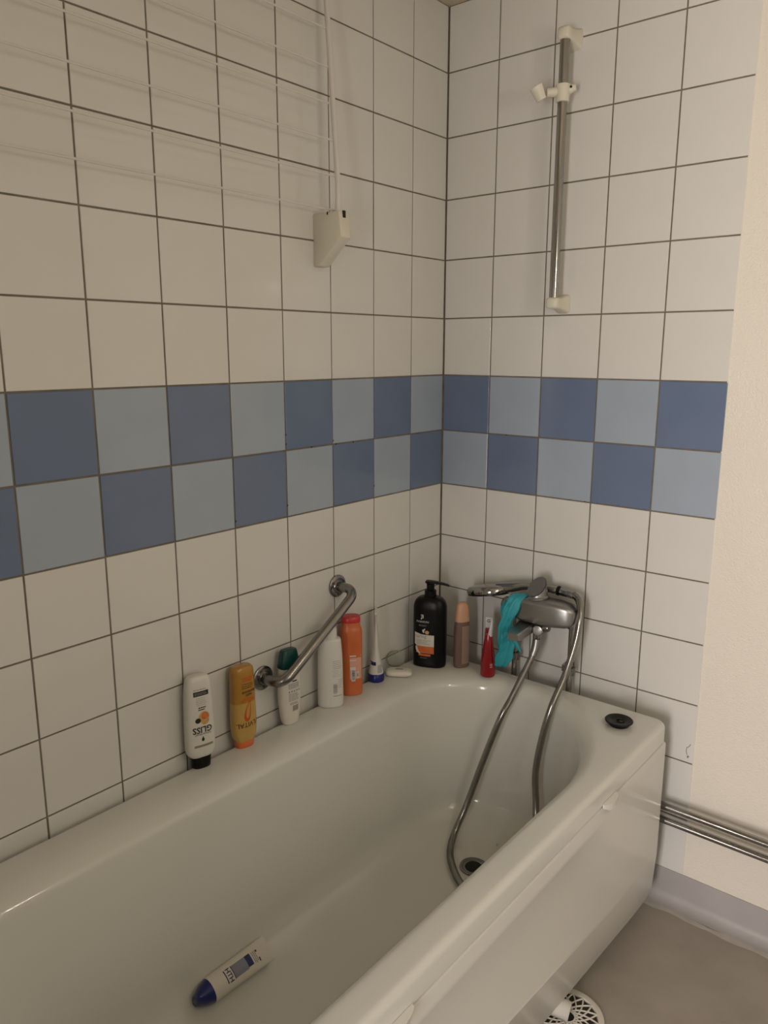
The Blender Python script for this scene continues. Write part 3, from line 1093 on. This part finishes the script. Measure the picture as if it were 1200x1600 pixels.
decal('bar_print', lines_2d(-0.0135, 0.0145, 0.1635, 0.1695, 2, 0.3, 0.2), S, 'print_lgrey', bd, 0.0006)
decal('text_lines', lines_2d(-0.0150, 0.012, 0.1740, 0.1765, 1, 0.6), S, 'print_grey', bd)

# ---- 2 amber bottle, upside down
b = tag(empty('shampoo_bottle', (0.029, -0.766, RIM), math.radians(80)), 'amber bottle standing upside down on an orange cap beside the grab bar', 'bottle', 'bottles on the bathtub rim')
prof = dense([(0.014, 0.0215, 0.0150), (0.020, 0.0245, 0.0165), (0.030, 0.0275, 0.0178), (0.050, 0.0290, 0.0185), (0.080, 0.0288, 0.0185), (0.105, 0.0280, 0.0180)])
top = dense([(0.105, 0.0280, 0.0180), (0.130, 0.0275, 0.0178), (0.155, 0.0268, 0.0172), (0.172, 0.0262, 0.0168), (0.180, 0.0245, 0.0155), (0.1845, 0.021, 0.0130)])
S = Surf(prof + top[1:], 2.7)
bd = finish('filled_body', *body_mesh(prof, 2.7), 'amber_full', b, angle=60)
bd['label'] = 'lighter amber part full of shampoo'
bt = finish('body', *body_mesh(top, 2.7), 'amber', b, angle=60)
finish('base_recess', *body_mesh([(0.1835, 0.019, 0.0115), (0.1850, 0.0165, 0.0095)], 2.5), 'amber', bt)
finish('cap', *body_mesh([(0.0, 0.0200, 0.0140), (0.0015, 0.0212, 0.0150), (0.010, 0.0222, 0.0156), (0.0148, 0.0222, 0.0156)], 2.5), 'cap_orange', b, angle=50)
decal('lettering', place_2d(text_2d('ELVITAL', 0.0155, bold=0.00015, sx=0.95), 0.0015, 0.0560, True, 0.02), S, 'print_brown', bd)
# loop mark
lp = []
for j in range(17):
    t = j / 16
    wd_ = 0.0007 + 0.0030 * math.sin(PI * t) ** 2
    lp.append((t, wd_))


def ribbon(pts, wds):
    V, F = [], []
    for i, (x, z) in enumerate(pts):
        a = pts[max(0, i - 1)]
        c = pts[min(len(pts) - 1, i + 1)]
        dx_, dz_ = c[0] - a[0], c[1] - a[1]
        L = math.hypot(dx_, dz_) or 1
        nx, nz = -dz_ / L, dx_ / L
        V += [(x + nx * wds[i], z + nz * wds[i]), (x - nx * wds[i], z - nz * wds[i])]
    for i in range(len(pts) - 1):
        F.append((2 * i, 2 * i + 1, 2 * i + 3, 2 * i + 2))
    return V, F


loop_pts = [Vector((0.0095, 0.116, 0)), Vector((0.004, 0.102, 0)), Vector((-0.003, 0.086, 0)), Vector((-0.0045, 0.073, 0)), Vector((0.000, 0.0655, 0)), Vector((0.006, 0.073, 0)), Vector((0.0085, 0.090, 0)), Vector((0.0085, 0.113, 0))]
lpp = [(p.x, p.y) for p in catmull(loop_pts, 6)]
lw = [0.0006 + 0.0026 * math.exp(-((i / len(lpp) - 0.5) / 0.22) ** 2) for i in range(len(lpp))]
decal('loop_mark', ribbon(lpp, lw), S, 'print_red', bd)
sw = [(-0.012 + 0.034 * t, 0.1085 + 0.0045 * t + 0.002 * math.sin(t * 5)) for t in np.linspace(0, 1, 14)]
decal('swoosh', cat_2d(ribbon(sw, [0.0011] * 14), ribbon([(x, z + 0.0042) for x, z in sw], [0.0007] * 14)), S, 'print_red', bt)
decal('small_lettering', place_2d(text_2d('ANTI\nBREAKAGE', 0.0068, bold=0.00025), 0.006, 0.1270, True, 0.02), S, 'print_brown', bt)
decal('text_lines', lines_2d(-0.010, 0.020, 0.1370, 0.1500, 3, 0.35), S, 'print_brown', bt)
decal('red_text', lines_2d(-0.008, 0.020, 0.1530, 0.1640, 2, 0.55), S, 'print_red', bt)

# ---- 3 white oval bottle with dark teal cap
b = tag(empty('shower_gel_bottle', (0.0300, -0.630, RIM), math.radians(82)), 'white oval bottle with a dark teal cap, behind the lower end of the grab bar', 'bottle', 'bottles on the bathtub rim')
prof = dense([(0.0, 0.0165, 0.0110), (0.0025, 0.0195, 0.0130), (0.012, 0.0225, 0.0145), (0.040, 0.0265, 0.0165), (0.075, 0.0288, 0.0175), (0.110, 0.0285, 0.0172), (0.130, 0.0270, 0.0165), (0.140, 0.0245, 0.0155)])
S = Surf(prof, 2.4)
bd = finish('body', *body_mesh(prof, 2.4), 'white_pl2', b, angle=60)
finish('cap', *body_mesh([(0.139, 0.0255, 0.0160), (0.141, 0.0262, 0.0166), (0.158, 0.0235, 0.0150), (0.174, 0.0205, 0.0130), (0.1795, 0.0185, 0.0115), (0.1808, 0.015, 0.009)], 3.4), 'teal', b, angle=35)
decal('dark_bar', patch_2d(-0.003, 0.010, 0.1065, 0.1095, 6, 1), S, 'print_black', bd)
decal('text_block', lines_2d(-0.0130, 0.0170, 0.0905, 0.1035, 5, 0.75, 0.05), S, 'print_lgrey', bd)
decal('symbols', cat_2d(*[blob_2d(-0.0115 + 0.0068 * k, 0.0835 + 0.0006 * (k % 2), 0.0021, 0.0021, 10) for k in range(5)]), S, 'print_grey', bd)
decal('text_block', lines_2d(-0.0130, 0.0160, 0.0600, 0.0795, 6, 0.6, 0.25), S, 'print_lgrey', bd)
decal('text_lines', lines_2d(-0.0100, 0.0130, 0.0510, 0.0570, 2, 0.5, 0.3), S, 'print_grey', bd)
decal('barcode', bars_2d(-0.0030, 0.0130, 0.0345, 0.0485, 9), S, 'print_grey', bd)

# ---- 4 larger white lotion bottle
b = tag(empty('lotion_bottle', (0.0390, -0.503, RIM), math.radians(50)), 'larger all-white bottle with a short white cap and a barcode, beside the orange bottle', 'bottle', 'bottles on the bathtub rim')
prof = dense([(0.0, 0.0270, 0.0200), (0.002, 0.0295, 0.0218), (0.010, 0.0312, 0.0230), (0.060, 0.0308, 0.0228), (0.115, 0.0300, 0.0220), (0.145, 0.0285, 0.0210), (0.163, 0.0272, 0.0200), (0.170, 0.0250, 0.0185), (0.1735, 0.0190, 0.0160)])
S = Surf(prof, 2.3)
bd = finish('body', *body_mesh(prof, 2.3), 'white_pl', b, angle=60)
finish('cap', *lathe([(0.0170, 0.172), (0.0175, 0.174), (0.0168, 0.192), (0.0150, 0.1985), (0.0125, 0.201), (0.002, 0.2015)], 28), 'white_pl', b, angle=50)
decal('text_lines', lines_2d(0.004, 0.025, 0.0990, 0.1220, 5, 0.20, 0.2), S, 'print_grey', bd)
decal('text_block', lines_2d(0.003, 0.023, 0.0790, 0.0980, 5, 0.22, 0.3), S, 'print_lgrey', bd)
decal('barcode', bars_2d(0.0045, 0.0145, 0.0380, 0.0630, 12, True), S, 'print_grey', bd)
decal('text_lines', lines_2d(0.0165, 0.0270, 0.0500, 0.0740, 5, 0.3, 0.3), S, 'print_lgrey', bd)
decal('text_lines', lines_2d(0.004, 0.025, 0.0300, 0.0330, 1, 0.6, 0.0), S, 'print_grey', bd)

# ---- 5 orange bottle
b = tag(empty('shampoo_bottle', (0.0335, -0.422, RIM), math.radians(50)), 'orange bottle with a red cap and pink back label by the grab bar', 'bottle', 'bottles on the bathtub rim')
prof = dense([(0.0, 0.0240, 0.0175), (0.002, 0.0265, 0.0195), (0.010, 0.0280, 0.0205), (0.080, 0.0280, 0.0205), (0.140, 0.0278, 0.0203), (0.163, 0.0275, 0.0202), (0.172, 0.0262, 0.0192), (0.177, 0.0238, 0.0178), (0.184, 0.0228, 0.0170), (0.190, 0.0226, 0.0168)])
S = Surf(prof, 2.5)
bd = finish('body', *body_mesh(prof, 2.5), 'orange_pl', b, angle=60)
finish('cap', *body_mesh([(0.1895, 0.0232, 0.0175), (0.191, 0.0236, 0.0179), (0.202, 0.0234, 0.0177), (0.2045, 0.0215, 0.016), (0.2050, 0.017, 0.012)], 2.4), 'orange_cap', b, angle=45)
decal('label', patch_2d(-0.006, 0.0235, 0.0450, 0.1010, 10, 8), S, 'print_pink', bd)
decal('text_lines', lines_2d(-0.006, 0.0225, 0.1040, 0.1075, 1, 0.9, 0.0, False), S, 'print_white', bd)
decal('text_lines', lines_2d(-0.006, 0.0225, 0.0930, 0.0960, 1, 0.9, 0.0, False), S, 'print_white', bd, 0.0007)
decal('text_block', lines_2d(-0.002, 0.0225, 0.1130, 0.1420, 6, 0.18, 0.2), S, 'print_red', bd)
decal('white_patch', cat_2d(patch_2d(-0.0022, 0.0075, 0.0400, 0.0755, 4, 4), patch_2d(-0.0050, 0.0085, 0.0700, 0.0770, 4, 2)), S, 'print_white', bd, 0.0007)
decal('barcode', bars_2d(-0.0008, 0.0062, 0.0425, 0.0690, 10, True), S, 'print_black', bd, 0.0010)
decal('small_code', cat_2d(patch_2d(0.0105, 0.0165, 0.0475, 0.0640, 3, 3)), S, 'print_white', bd, 0.0007)
decal('small_code_print', bars_2d(0.0118, 0.0152, 0.0505, 0.0610, 5, True), S, 'print_black', bd, 0.0010)

# ---- 6 toothpaste tube standing on blue cap
b = tag(empty('toothpaste_tube', (0.0310, -0.323, RIM), math.radians(40)), 'white toothpaste tube standing on its dark blue cap', 'toothpaste', )
finish('cap', *lathe([(0.0200, 0.0), (0.0215, 0.0012), (0.0220, 0.006), (0.0212, 0.0195), (0.0195, 0.0215), (0.010, 0.022)], 30), 'blue_cap', b, angle=50)
prof = []
for k in range(26):
    t = k / 25
    z = 0.020 + 0.168 * t
    # seen from its narrow side: tapers from round to flat crimp
    a = 0.0178 * (1 - t) ** 1.7 + 0.0020 + 0.0016 * math.sin(PI * min(1, max(0, (t - 0.45) / 0.5)))
    bb = 0.0188 + 0.0045 * t
    prof.append((z, a, bb))
S = Surf(prof, 2.1)
bd = finish('body', *body_mesh(prof, 2.1, 36), 'white_pl', b, angle=60)
decal('blue_band', patch_2d(-0.0145, 0.000, 0.0475, 0.0575, 8, 3), S, 'print_blue', bd)
decal('text_block', lines_2d(0.004, 0.0155, 0.0260, 0.0480, 8, 0.55, 0.1), S, 'print_bluegrey', bd)
finish('crimp', *box(-0.0022, 0.0022, -0.0235, 0.0235, 0.1870, 0.1935), 'white_pl', bd, smooth=False)
decal('crimp_mark', [(-0.0010, 0.1795), (0.0014, 0.1795), (0.0014, 0.1925), (-0.0002, 0.1925)] and poly_2d([(-0.0010, 0.1765), (0.0012, 0.1765), (0.0012, 0.1870), (-0.0002, 0.1870)]), S, 'print_black', bd)

# ---- 7 soap and clear dish
def pillow(a, b_, h, n=32, m_=9, e=0.55):
    rings = []
    for i in range(m_):
        t = -PI / 2 + PI * i / (m_ - 1)
        k = max(0.02, math.cos(t) ** 0.45) if abs(abs(t) - PI / 2) > 1e-6 else 0.02
        z = h / 2 * math.sin(t)
        rings.append([(a * k * math.copysign(abs(math.cos(2 * PI * j / n)) ** e, math.cos(2 * PI * j / n)), b_ * k * math.copysign(abs(math.sin(2 * PI * j / n)) ** e, math.sin(2 * PI * j / n)), z + h / 2) for j in range(n)])
    return loft(rings)


b = tag(empty('soap_bar', (0.0585, -0.262, RIM), math.radians(35)), 'white soap bar with a greenish mark on the rim corner', 'soap')
finish('bar', *pillow(0.036, 0.020, 0.018), 'soap', b, angle=60)
V = [(x, y, 0.0183) for x, y in [(-0.011, -0.002), (-0.004, -0.0055), (0.002, -0.004), (0.009, -0.006), (0.013, -0.001), (0.007, 0.004), (0.003, 0.0025), (-0.003, 0.005), (-0.008, 0.003)]]
finish('mark', V, [tuple(range(len(V)))], 'soap_grey', b, smooth=False)
b = tag(empty('soap_dish', (0.0250, -0.228, RIM + 0.0005), math.radians(80), math.radians(52)), 'clear plastic oval dish leaning on the tiles behind the soap bar', 'soap dish')
rings = []
for ins, z in ((0.0, 0.012), (0.002, 0.0105), (0.005, 0.003), (0.010, 0.000), (0.026, 0.000)):
    rings.append([((0.036 - ins) * math.cos(2 * PI * j / 36), (0.028 - ins) * math.sin(2 * PI * j / 36) + 0.0285, z) for j in range(36)])
V, F = loft(rings, False, True)
b.scale = (0.85, 0.8, 0.9)
o = finish('bowl', V, F, 'clear', b, angle=60)
o.modifiers.new('thick', 'SOLIDIFY').thickness = 0.0016
rings = []
tor = [((0.036) * math.cos(2 * PI * j / 40), 0.028 * math.sin(2 * PI * j / 40) + 0.0285, 0.012) for j in range(41)]
finish('lip', *sweep(tor, 0.0016, 8, False), 'clear', b)

# ---- 8 black pump bottle
b = tag(empty('pump_bottle', (0.0785, -0.1520, RIM), math.radians(24)), 'large black pump bottle with an orange and white label in the corner', 'bottle', 'bottles on the bathtub rim')
prof = dense([(0.0, 0.0375, 0.0215), (0.0025, 0.0405, 0.0240), (0.010, 0.0425, 0.0255), (0.080, 0.0428, 0.0256), (0.150, 0.0428, 0.0254), (0.166, 0.0420, 0.0248), (0.178, 0.0380, 0.0225), (0.186, 0.0305, 0.0190), (0.190, 0.0200, 0.0150)])
S = Surf(prof, 2.8)
bd = finish('body', *body_mesh(prof, 2.8, 48), 'black_pl', b, angle=60)
b.scale = (1.06, 1.05, 1.035)
pm = finish('pump_collar', *lathe([(0.0150, 0.188), (0.0153, 0.190), (0.0150, 0.206), (0.0120, 0.2075)], 28), 'black_pl', b, angle=40)
finish('pump_neck', *lathe([(0.0095, 0.207), (0.0100, 0.210), (0.0105, 0.2240), (0.0090, 0.2255)], 24), 'black_pl', pm, angle=40)
rings = []
for x, hw, hh, zc_ in ((-0.0125, 0.0085, 0.0015, 0.2290), (-0.0105, 0.0105, 0.0030, 0.2285), (0.004, 0.0115, 0.0032, 0.2280), (0.016, 0.0085, 0.0030, 0.2275), (0.030, 0.0062, 0.0028, 0.2260), (0.044, 0.0052, 0.0025, 0.2232), (0.0485, 0.0045, 0.0020, 0.2212)):
    rings.append([(x, hw * c_, zc_ + hh * s_) for c_, s_ in sup_ring(0, 0, 1, 1, 16, 0.6)])
finish('pump_spout', *loft(rings), 'black_pl', pm, angle=50)
decal('logo', cat_2d(patch_2d(-0.0185, -0.0120, 0.1440, 0.1458, 3, 1), patch_2d(-0.0178, -0.0130, 0.1400, 0.1418, 3, 1), patch_2d(-0.0185, -0.0160, 0.1330, 0.1376, 2, 1), patch_2d(-0.0185, -0.0120, 0.1362, 0.1378, 3, 1), patch_2d(-0.0138, -0.0118, 0.1378, 0.1440, 1, 2)), S, 'print_white', bd)
decal('lettering', place_2d(text_2d('FASHION', 0.0078), -0.0140, 0.1265), S, 'print_white', bd)
decal('text_lines', lines_2d(-0.0240, -0.0030, 0.1140, 0.1185, 2, 0.25, 0.1), S, 'print_lgrey', bd)
decal('flower_print', cat_2d(blob_2d(-0.0120, 0.1010, 0.0022, 0.0050, 12, 0.3), blob_2d(-0.0095, 0.1050, 0.0018, 0.0042, 12, -0.5)), S, 'print_white', bd)
decal('nut_print', blob_2d(-0.0022, 0.0985, 0.0052, 0.0050), S, 'fruit_rind', bd, 0.0008)
lab = [(-0.0350, 0.0960), (-0.0280, 0.0950), (-0.0180, 0.0925), (-0.0060, 0.0915), (0.0040, 0.0915), (0.0160, 0.0915)]
V, F = [], []
nz = 8
for j in range(nz + 1):
    for (u, zt) in lab:
        z0_ = 0.0595 if u > -0.030 else 0.0635
        V.append((u, z0_ + (zt - z0_) * j / nz))
n6 = len(lab)
F = [(j * n6 + i, j * n6 + i + 1, (j + 1) * n6 + i + 1, (j + 1) * n6 + i) for j in range(nz) for i in range(n6 - 1)]
decal('white_label', (V, F), S, 'label_white', bd)
decal('orange_label', cat_2d(patch_2d(-0.0310, 0.0160, 0.0405, 0.0600, 12, 5), patch_2d(-0.0240, 0.0075, 0.0330, 0.0385, 8, 2)), S, 'label_orange', bd)
decal('label_lettering', place_2d(text_2d('caring', 0.0125), -0.0185, 0.0865), S, 'print_grey', bd, 0.0008)
decal('label_lines', lines_2d(-0.0290, 0.0080, 0.0640, 0.0780, 4, 0.28, 0.3), S, 'print_grey', bd, 0.0008)
decal('gold_frame', cat_2d(patch_2d(-0.0255, 0.0085, 0.0425, 0.0430, 6, 1), patch_2d(0.0080, 0.0085, 0.0425, 0.0590, 1, 3)), S, 'gold', bd, 0.0009)
swp = [(-0.0310 + 0.010 * t * t, 0.0590 - 0.020 * t) for t in np.linspace(0, 1, 10)]
decal('cream_swirl', cat_2d(ribbon(swp, [0.0008 + 0.0022 * math.sin(PI * i / 9) for i in range(10)]), ribbon([(x + 0.003, z - 0.001) for x, z in swp], [0.0006] * 10)), S, 'label_white', bd, 0.0009)
decal('text_lines', lines_2d(-0.0200, -0.0020, 0.0265, 0.0290, 1, 0.6, 0), S, 'print_grey', bd)

# ---- 9 mauve bottle with salmon cap
b = tag(empty('conditioner_bottle', (0.1515, -0.1060, RIM), math.radians(62)), 'translucent brown bottle with a salmon cap beside the black pump bottle', 'bottle', 'bottles on the bathtub rim')
prof = dense([(0.0, 0.0190, 0.0130), (0.0020, 0.0212, 0.0148), (0.012, 0.0225, 0.0158), (0.060, 0.0228, 0.0160), (0.105, 0.0222, 0.0156), (0.132, 0.0200, 0.0140)])
S = Surf(prof, 2.3)
bd = finish('body', *body_mesh(prof, 2.3), 'mauve', b, angle=60)
finish('cap', *body_mesh(dense([(0.131, 0.0205, 0.0146), (0.1325, 0.0210, 0.0150), (0.155, 0.0190, 0.0136), (0.172, 0.0165, 0.0118), (0.180, 0.0130, 0.0092), (0.1835, 0.0070, 0.0050)], 3), 2.3), 'tan', b, angle=50)
lab_v = patch_2d(-0.0060, 0.0170, 0.0140, 0.1180, 10, 10)
decal('label', lab_v, S, 'mauve_label', bd)
decal('gold_edge', cat_2d(patch_2d(-0.0068, -0.0058, 0.0135, 0.1180, 1, 10), patch_2d(-0.0068, 0.0170, 0.0132, 0.0142, 6, 1), patch_2d(-0.0068, 0.0170, 0.1178, 0.1188, 6, 1)), S, 'gold', bd, 0.0006)
decal('pale_band', patch_2d(-0.0050, 0.0165, 0.1050, 0.1172, 6, 2), S, 'mauve_label', bd, 0.0008)

# ---- 10 red bottles with tapering nozzle
b = tag(empty('squeeze_tube', (0.2400, -0.1120, RIM), math.radians(30)), 'red tapering tube with a pale pointed nozzle below the shower head', 'tube')
prof = dense([(0.0, 0.0165, 0.0150), (0.002, 0.0188, 0.0165), (0.010, 0.0196, 0.0170), (0.040, 0.0185, 0.0160), (0.075, 0.0150, 0.0130), (0.100, 0.0118, 0.0105), (0.116, 0.0088, 0.0080)])
S = Surf(prof, 2.2)
bd = finish('body', *body_mesh(prof, 2.2), 'red_pl', b, angle=60)
V, F = lathe([(0.0060, 0.0), (0.0062, 0.002), (0.0040, 0.030), (0.0016, 0.044), (0.0004, 0.046)], 18)
Rn = Matrix.Rotation(math.radians(6), 3, 'Y')
finish('nozzle', [tuple(Rn @ Vector(q) + Vector((0.003, -0.002, 0.111))) for q in V], F, 'nozzle', b, angle=50)
decal('small_print', lines_2d(0.006, 0.013, 0.028, 0.040, 3, 0.3, 0.2), S, 'print_white', bd)
b = tag(empty('hair_tube', (0.2250, -0.0885, RIM), math.radians(32)), 'dark red flat tube with a white printed crimp, behind the pale nozzle', 'tube')
prof = [(0.0, 0.0150, 0.0070), (0.004, 0.0165, 0.0085), (0.06, 0.0130, 0.0060), (0.118, 0.0092, 0.0030), (0.124, 0.0090, 0.0022)]
S = Surf(prof, 2.2)
bd = finish('body', *body_mesh(prof, 2.2), 'red_pl', b, angle=60)
finish('crimp', *box(-0.0088, 0.0088, -0.0014, 0.0014, 0.122, 0.153), 'nozzle', b, smooth=False)
V, F = place_2d(text_2d('G', 0.0125, bold=0.0002), -0.001, 0.1425)
finish('lettering', [(u, -0.0018, z) for u, z in V], F, 'print_black', b, smooth=False)

# ---- 11 plug on the rim
b = tag(empty('bath_plug', (0.6200, -0.1520, RIM)), 'black rubber bath plug lying on the rim corner', 'plug')
finish('disc', *lathe([(0.022, 0.0), (0.0235, 0.0015), (0.0250, 0.007), (0.0310, 0.0095), (0.0318, 0.0115), (0.0305, 0.0130), (0.020, 0.0125), (0.016, 0.0105), (0.002, 0.0100)], 36), 'black_rub', b)
tor = [(0.007 * math.cos(2 * PI * j / 24) + 0.004, 0.002 + 0.007 * math.sin(2 * PI * j / 24), 0.0112) for j in range(25)]
finish('chain_ring', *sweep(tor, 0.0008, 8, False), 'old_brass', b)
finish('eyelet', *cyl((-0.003, 0.002, 0.010), (-0.003, 0.002, 0.0135), 0.003, n=12), 'black_rub', b)

# ---- 12 tube lying in the tub
# local: bottle upright (cap at the bottom), then laid down
tb = empty('body_wash_tube', (0.176, -0.845, FLOORZ + 0.0222))
tag(tb, 'white squeeze tube with a dark blue cap lying on the bathtub floor', 'tube')
prof = dense([(0.020, 0.0225, 0.0195), (0.022, 0.0235, 0.0205), (0.060, 0.0240, 0.0200), (0.100, 0.0245, 0.0165), (0.135, 0.0248, 0.0100), (0.155, 0.0250, 0.0040), (0.165, 0.0250, 0.0016)])
prof = [(z + 0.010, a, bb) for z, a, bb in prof]
S = Surf(prof, 2.1)
bd = finish('body', *body_mesh(prof, 2.1), 'white_pl2', tb, angle=60)
finish('cap', *body_mesh([(0.0, 0.0075, 0.0185), (0.001, 0.0100, 0.0195), (0.012, 0.0165, 0.0205), (0.029, 0.0232, 0.0205), (0.0305, 0.0228, 0.0202)], 2.1), 'blue_cap', tb, angle=40)
decal('blue_line', patch_2d(-0.0125, 0.0125, 0.0600, 0.0622, 10, 1), S, 'print_blue', bd)
decal('lettering', place_2d(text_2d('HTH', 0.0130, bold=0.0003), 0.0, 0.0690), S, 'print_blue', bd)
decal('blue_line', patch_2d(-0.0125, 0.0125, 0.0770, 0.0788, 10, 1), S, 'print_blue', bd)
decal('text_block', patch_2d(-0.0120, 0.0120, 0.0790, 0.1120, 10, 6), S, 'print_bluegrey', bd)
decal('blue_block', patch_2d(-0.0120, 0.0100, 0.1120, 0.1255, 8, 3), S, 'print_blue', bd, 0.0005)
decal('text_lines', lines_2d(-0.0110, 0.0130, 0.1285, 0.1400, 3, 0.45, 0.2), S, 'print_bluegrey', bd)
decal('small_marks', cat_2d(blob_2d(-0.0085, 0.1420, 0.0025, 0.0022, 10), patch_2d(0.0050, 0.0125, 0.1410, 0.1440, 3, 1)), S, 'print_brown', bd)
# orient: local z (long axis) -> direction from cap to crimp in the tub; local -y (front print) -> up
longd = Vector((0.004, 0.160, 0.0)).normalized()
upd = Vector((0.62, -0.05, 0.78))
upd = (upd - longd * upd.dot(longd)).normalized()
lx = (-upd).cross(longd)
mm = Matrix((lx, -upd, longd)).transposed().to_4x4()
mm.translation = Vector((0.2050, -1.046, 0.1665))
tb.matrix_world = mm

# ------------------------------------------------------------------ heating pipes along the far wall
for zc_, lab in ((0.279, 'upper of two chrome heating pipes along the far wall'), (0.2425, 'lower of two chrome heating pipes along the far wall')):
    hp_ = tag(empty('heating_pipe', (1.2, -0.042, zc_)), lab, 'pipe', 'heating pipes along the far wall')
    finish('tube', *cyl((-0.66, 0, 0), (ROOM_X - 1.2 - 0.001, 0, 0), 0.0090, n=24), 'chrome', hp_)
    finish('pipe_clip', *rel(box(0.24, 0.256, -0.006, 0.0435, -0.004, 0.004), Vector((0, 0, 0))), 'chrome_dull', hp_, smooth=False)

# ------------------------------------------------------------------ lamps (outside the view)
lp_ = tag(empty('wall_lamp', LAMP_POS), 'round glass wall lamp on the cream wall opposite the bathtub', 'lamp')
finish('bulb', *lathe([(0.002, -0.026), (0.013, -0.0225), (0.0225, -0.013), (0.026, 0.0), (0.0225, 0.013), (0.013, 0.0225), (0.002, 0.026)], 20), 'lamp_glow', lp_)
finish('arm', *sweep(fillet_path([(0, 0, -0.026), (0, 0, -0.06), (ROOM_X - LAMP_POS[0] - 0.001, 0, -0.06)], 0.02), 0.008, 14), 'white_pl', lp_)
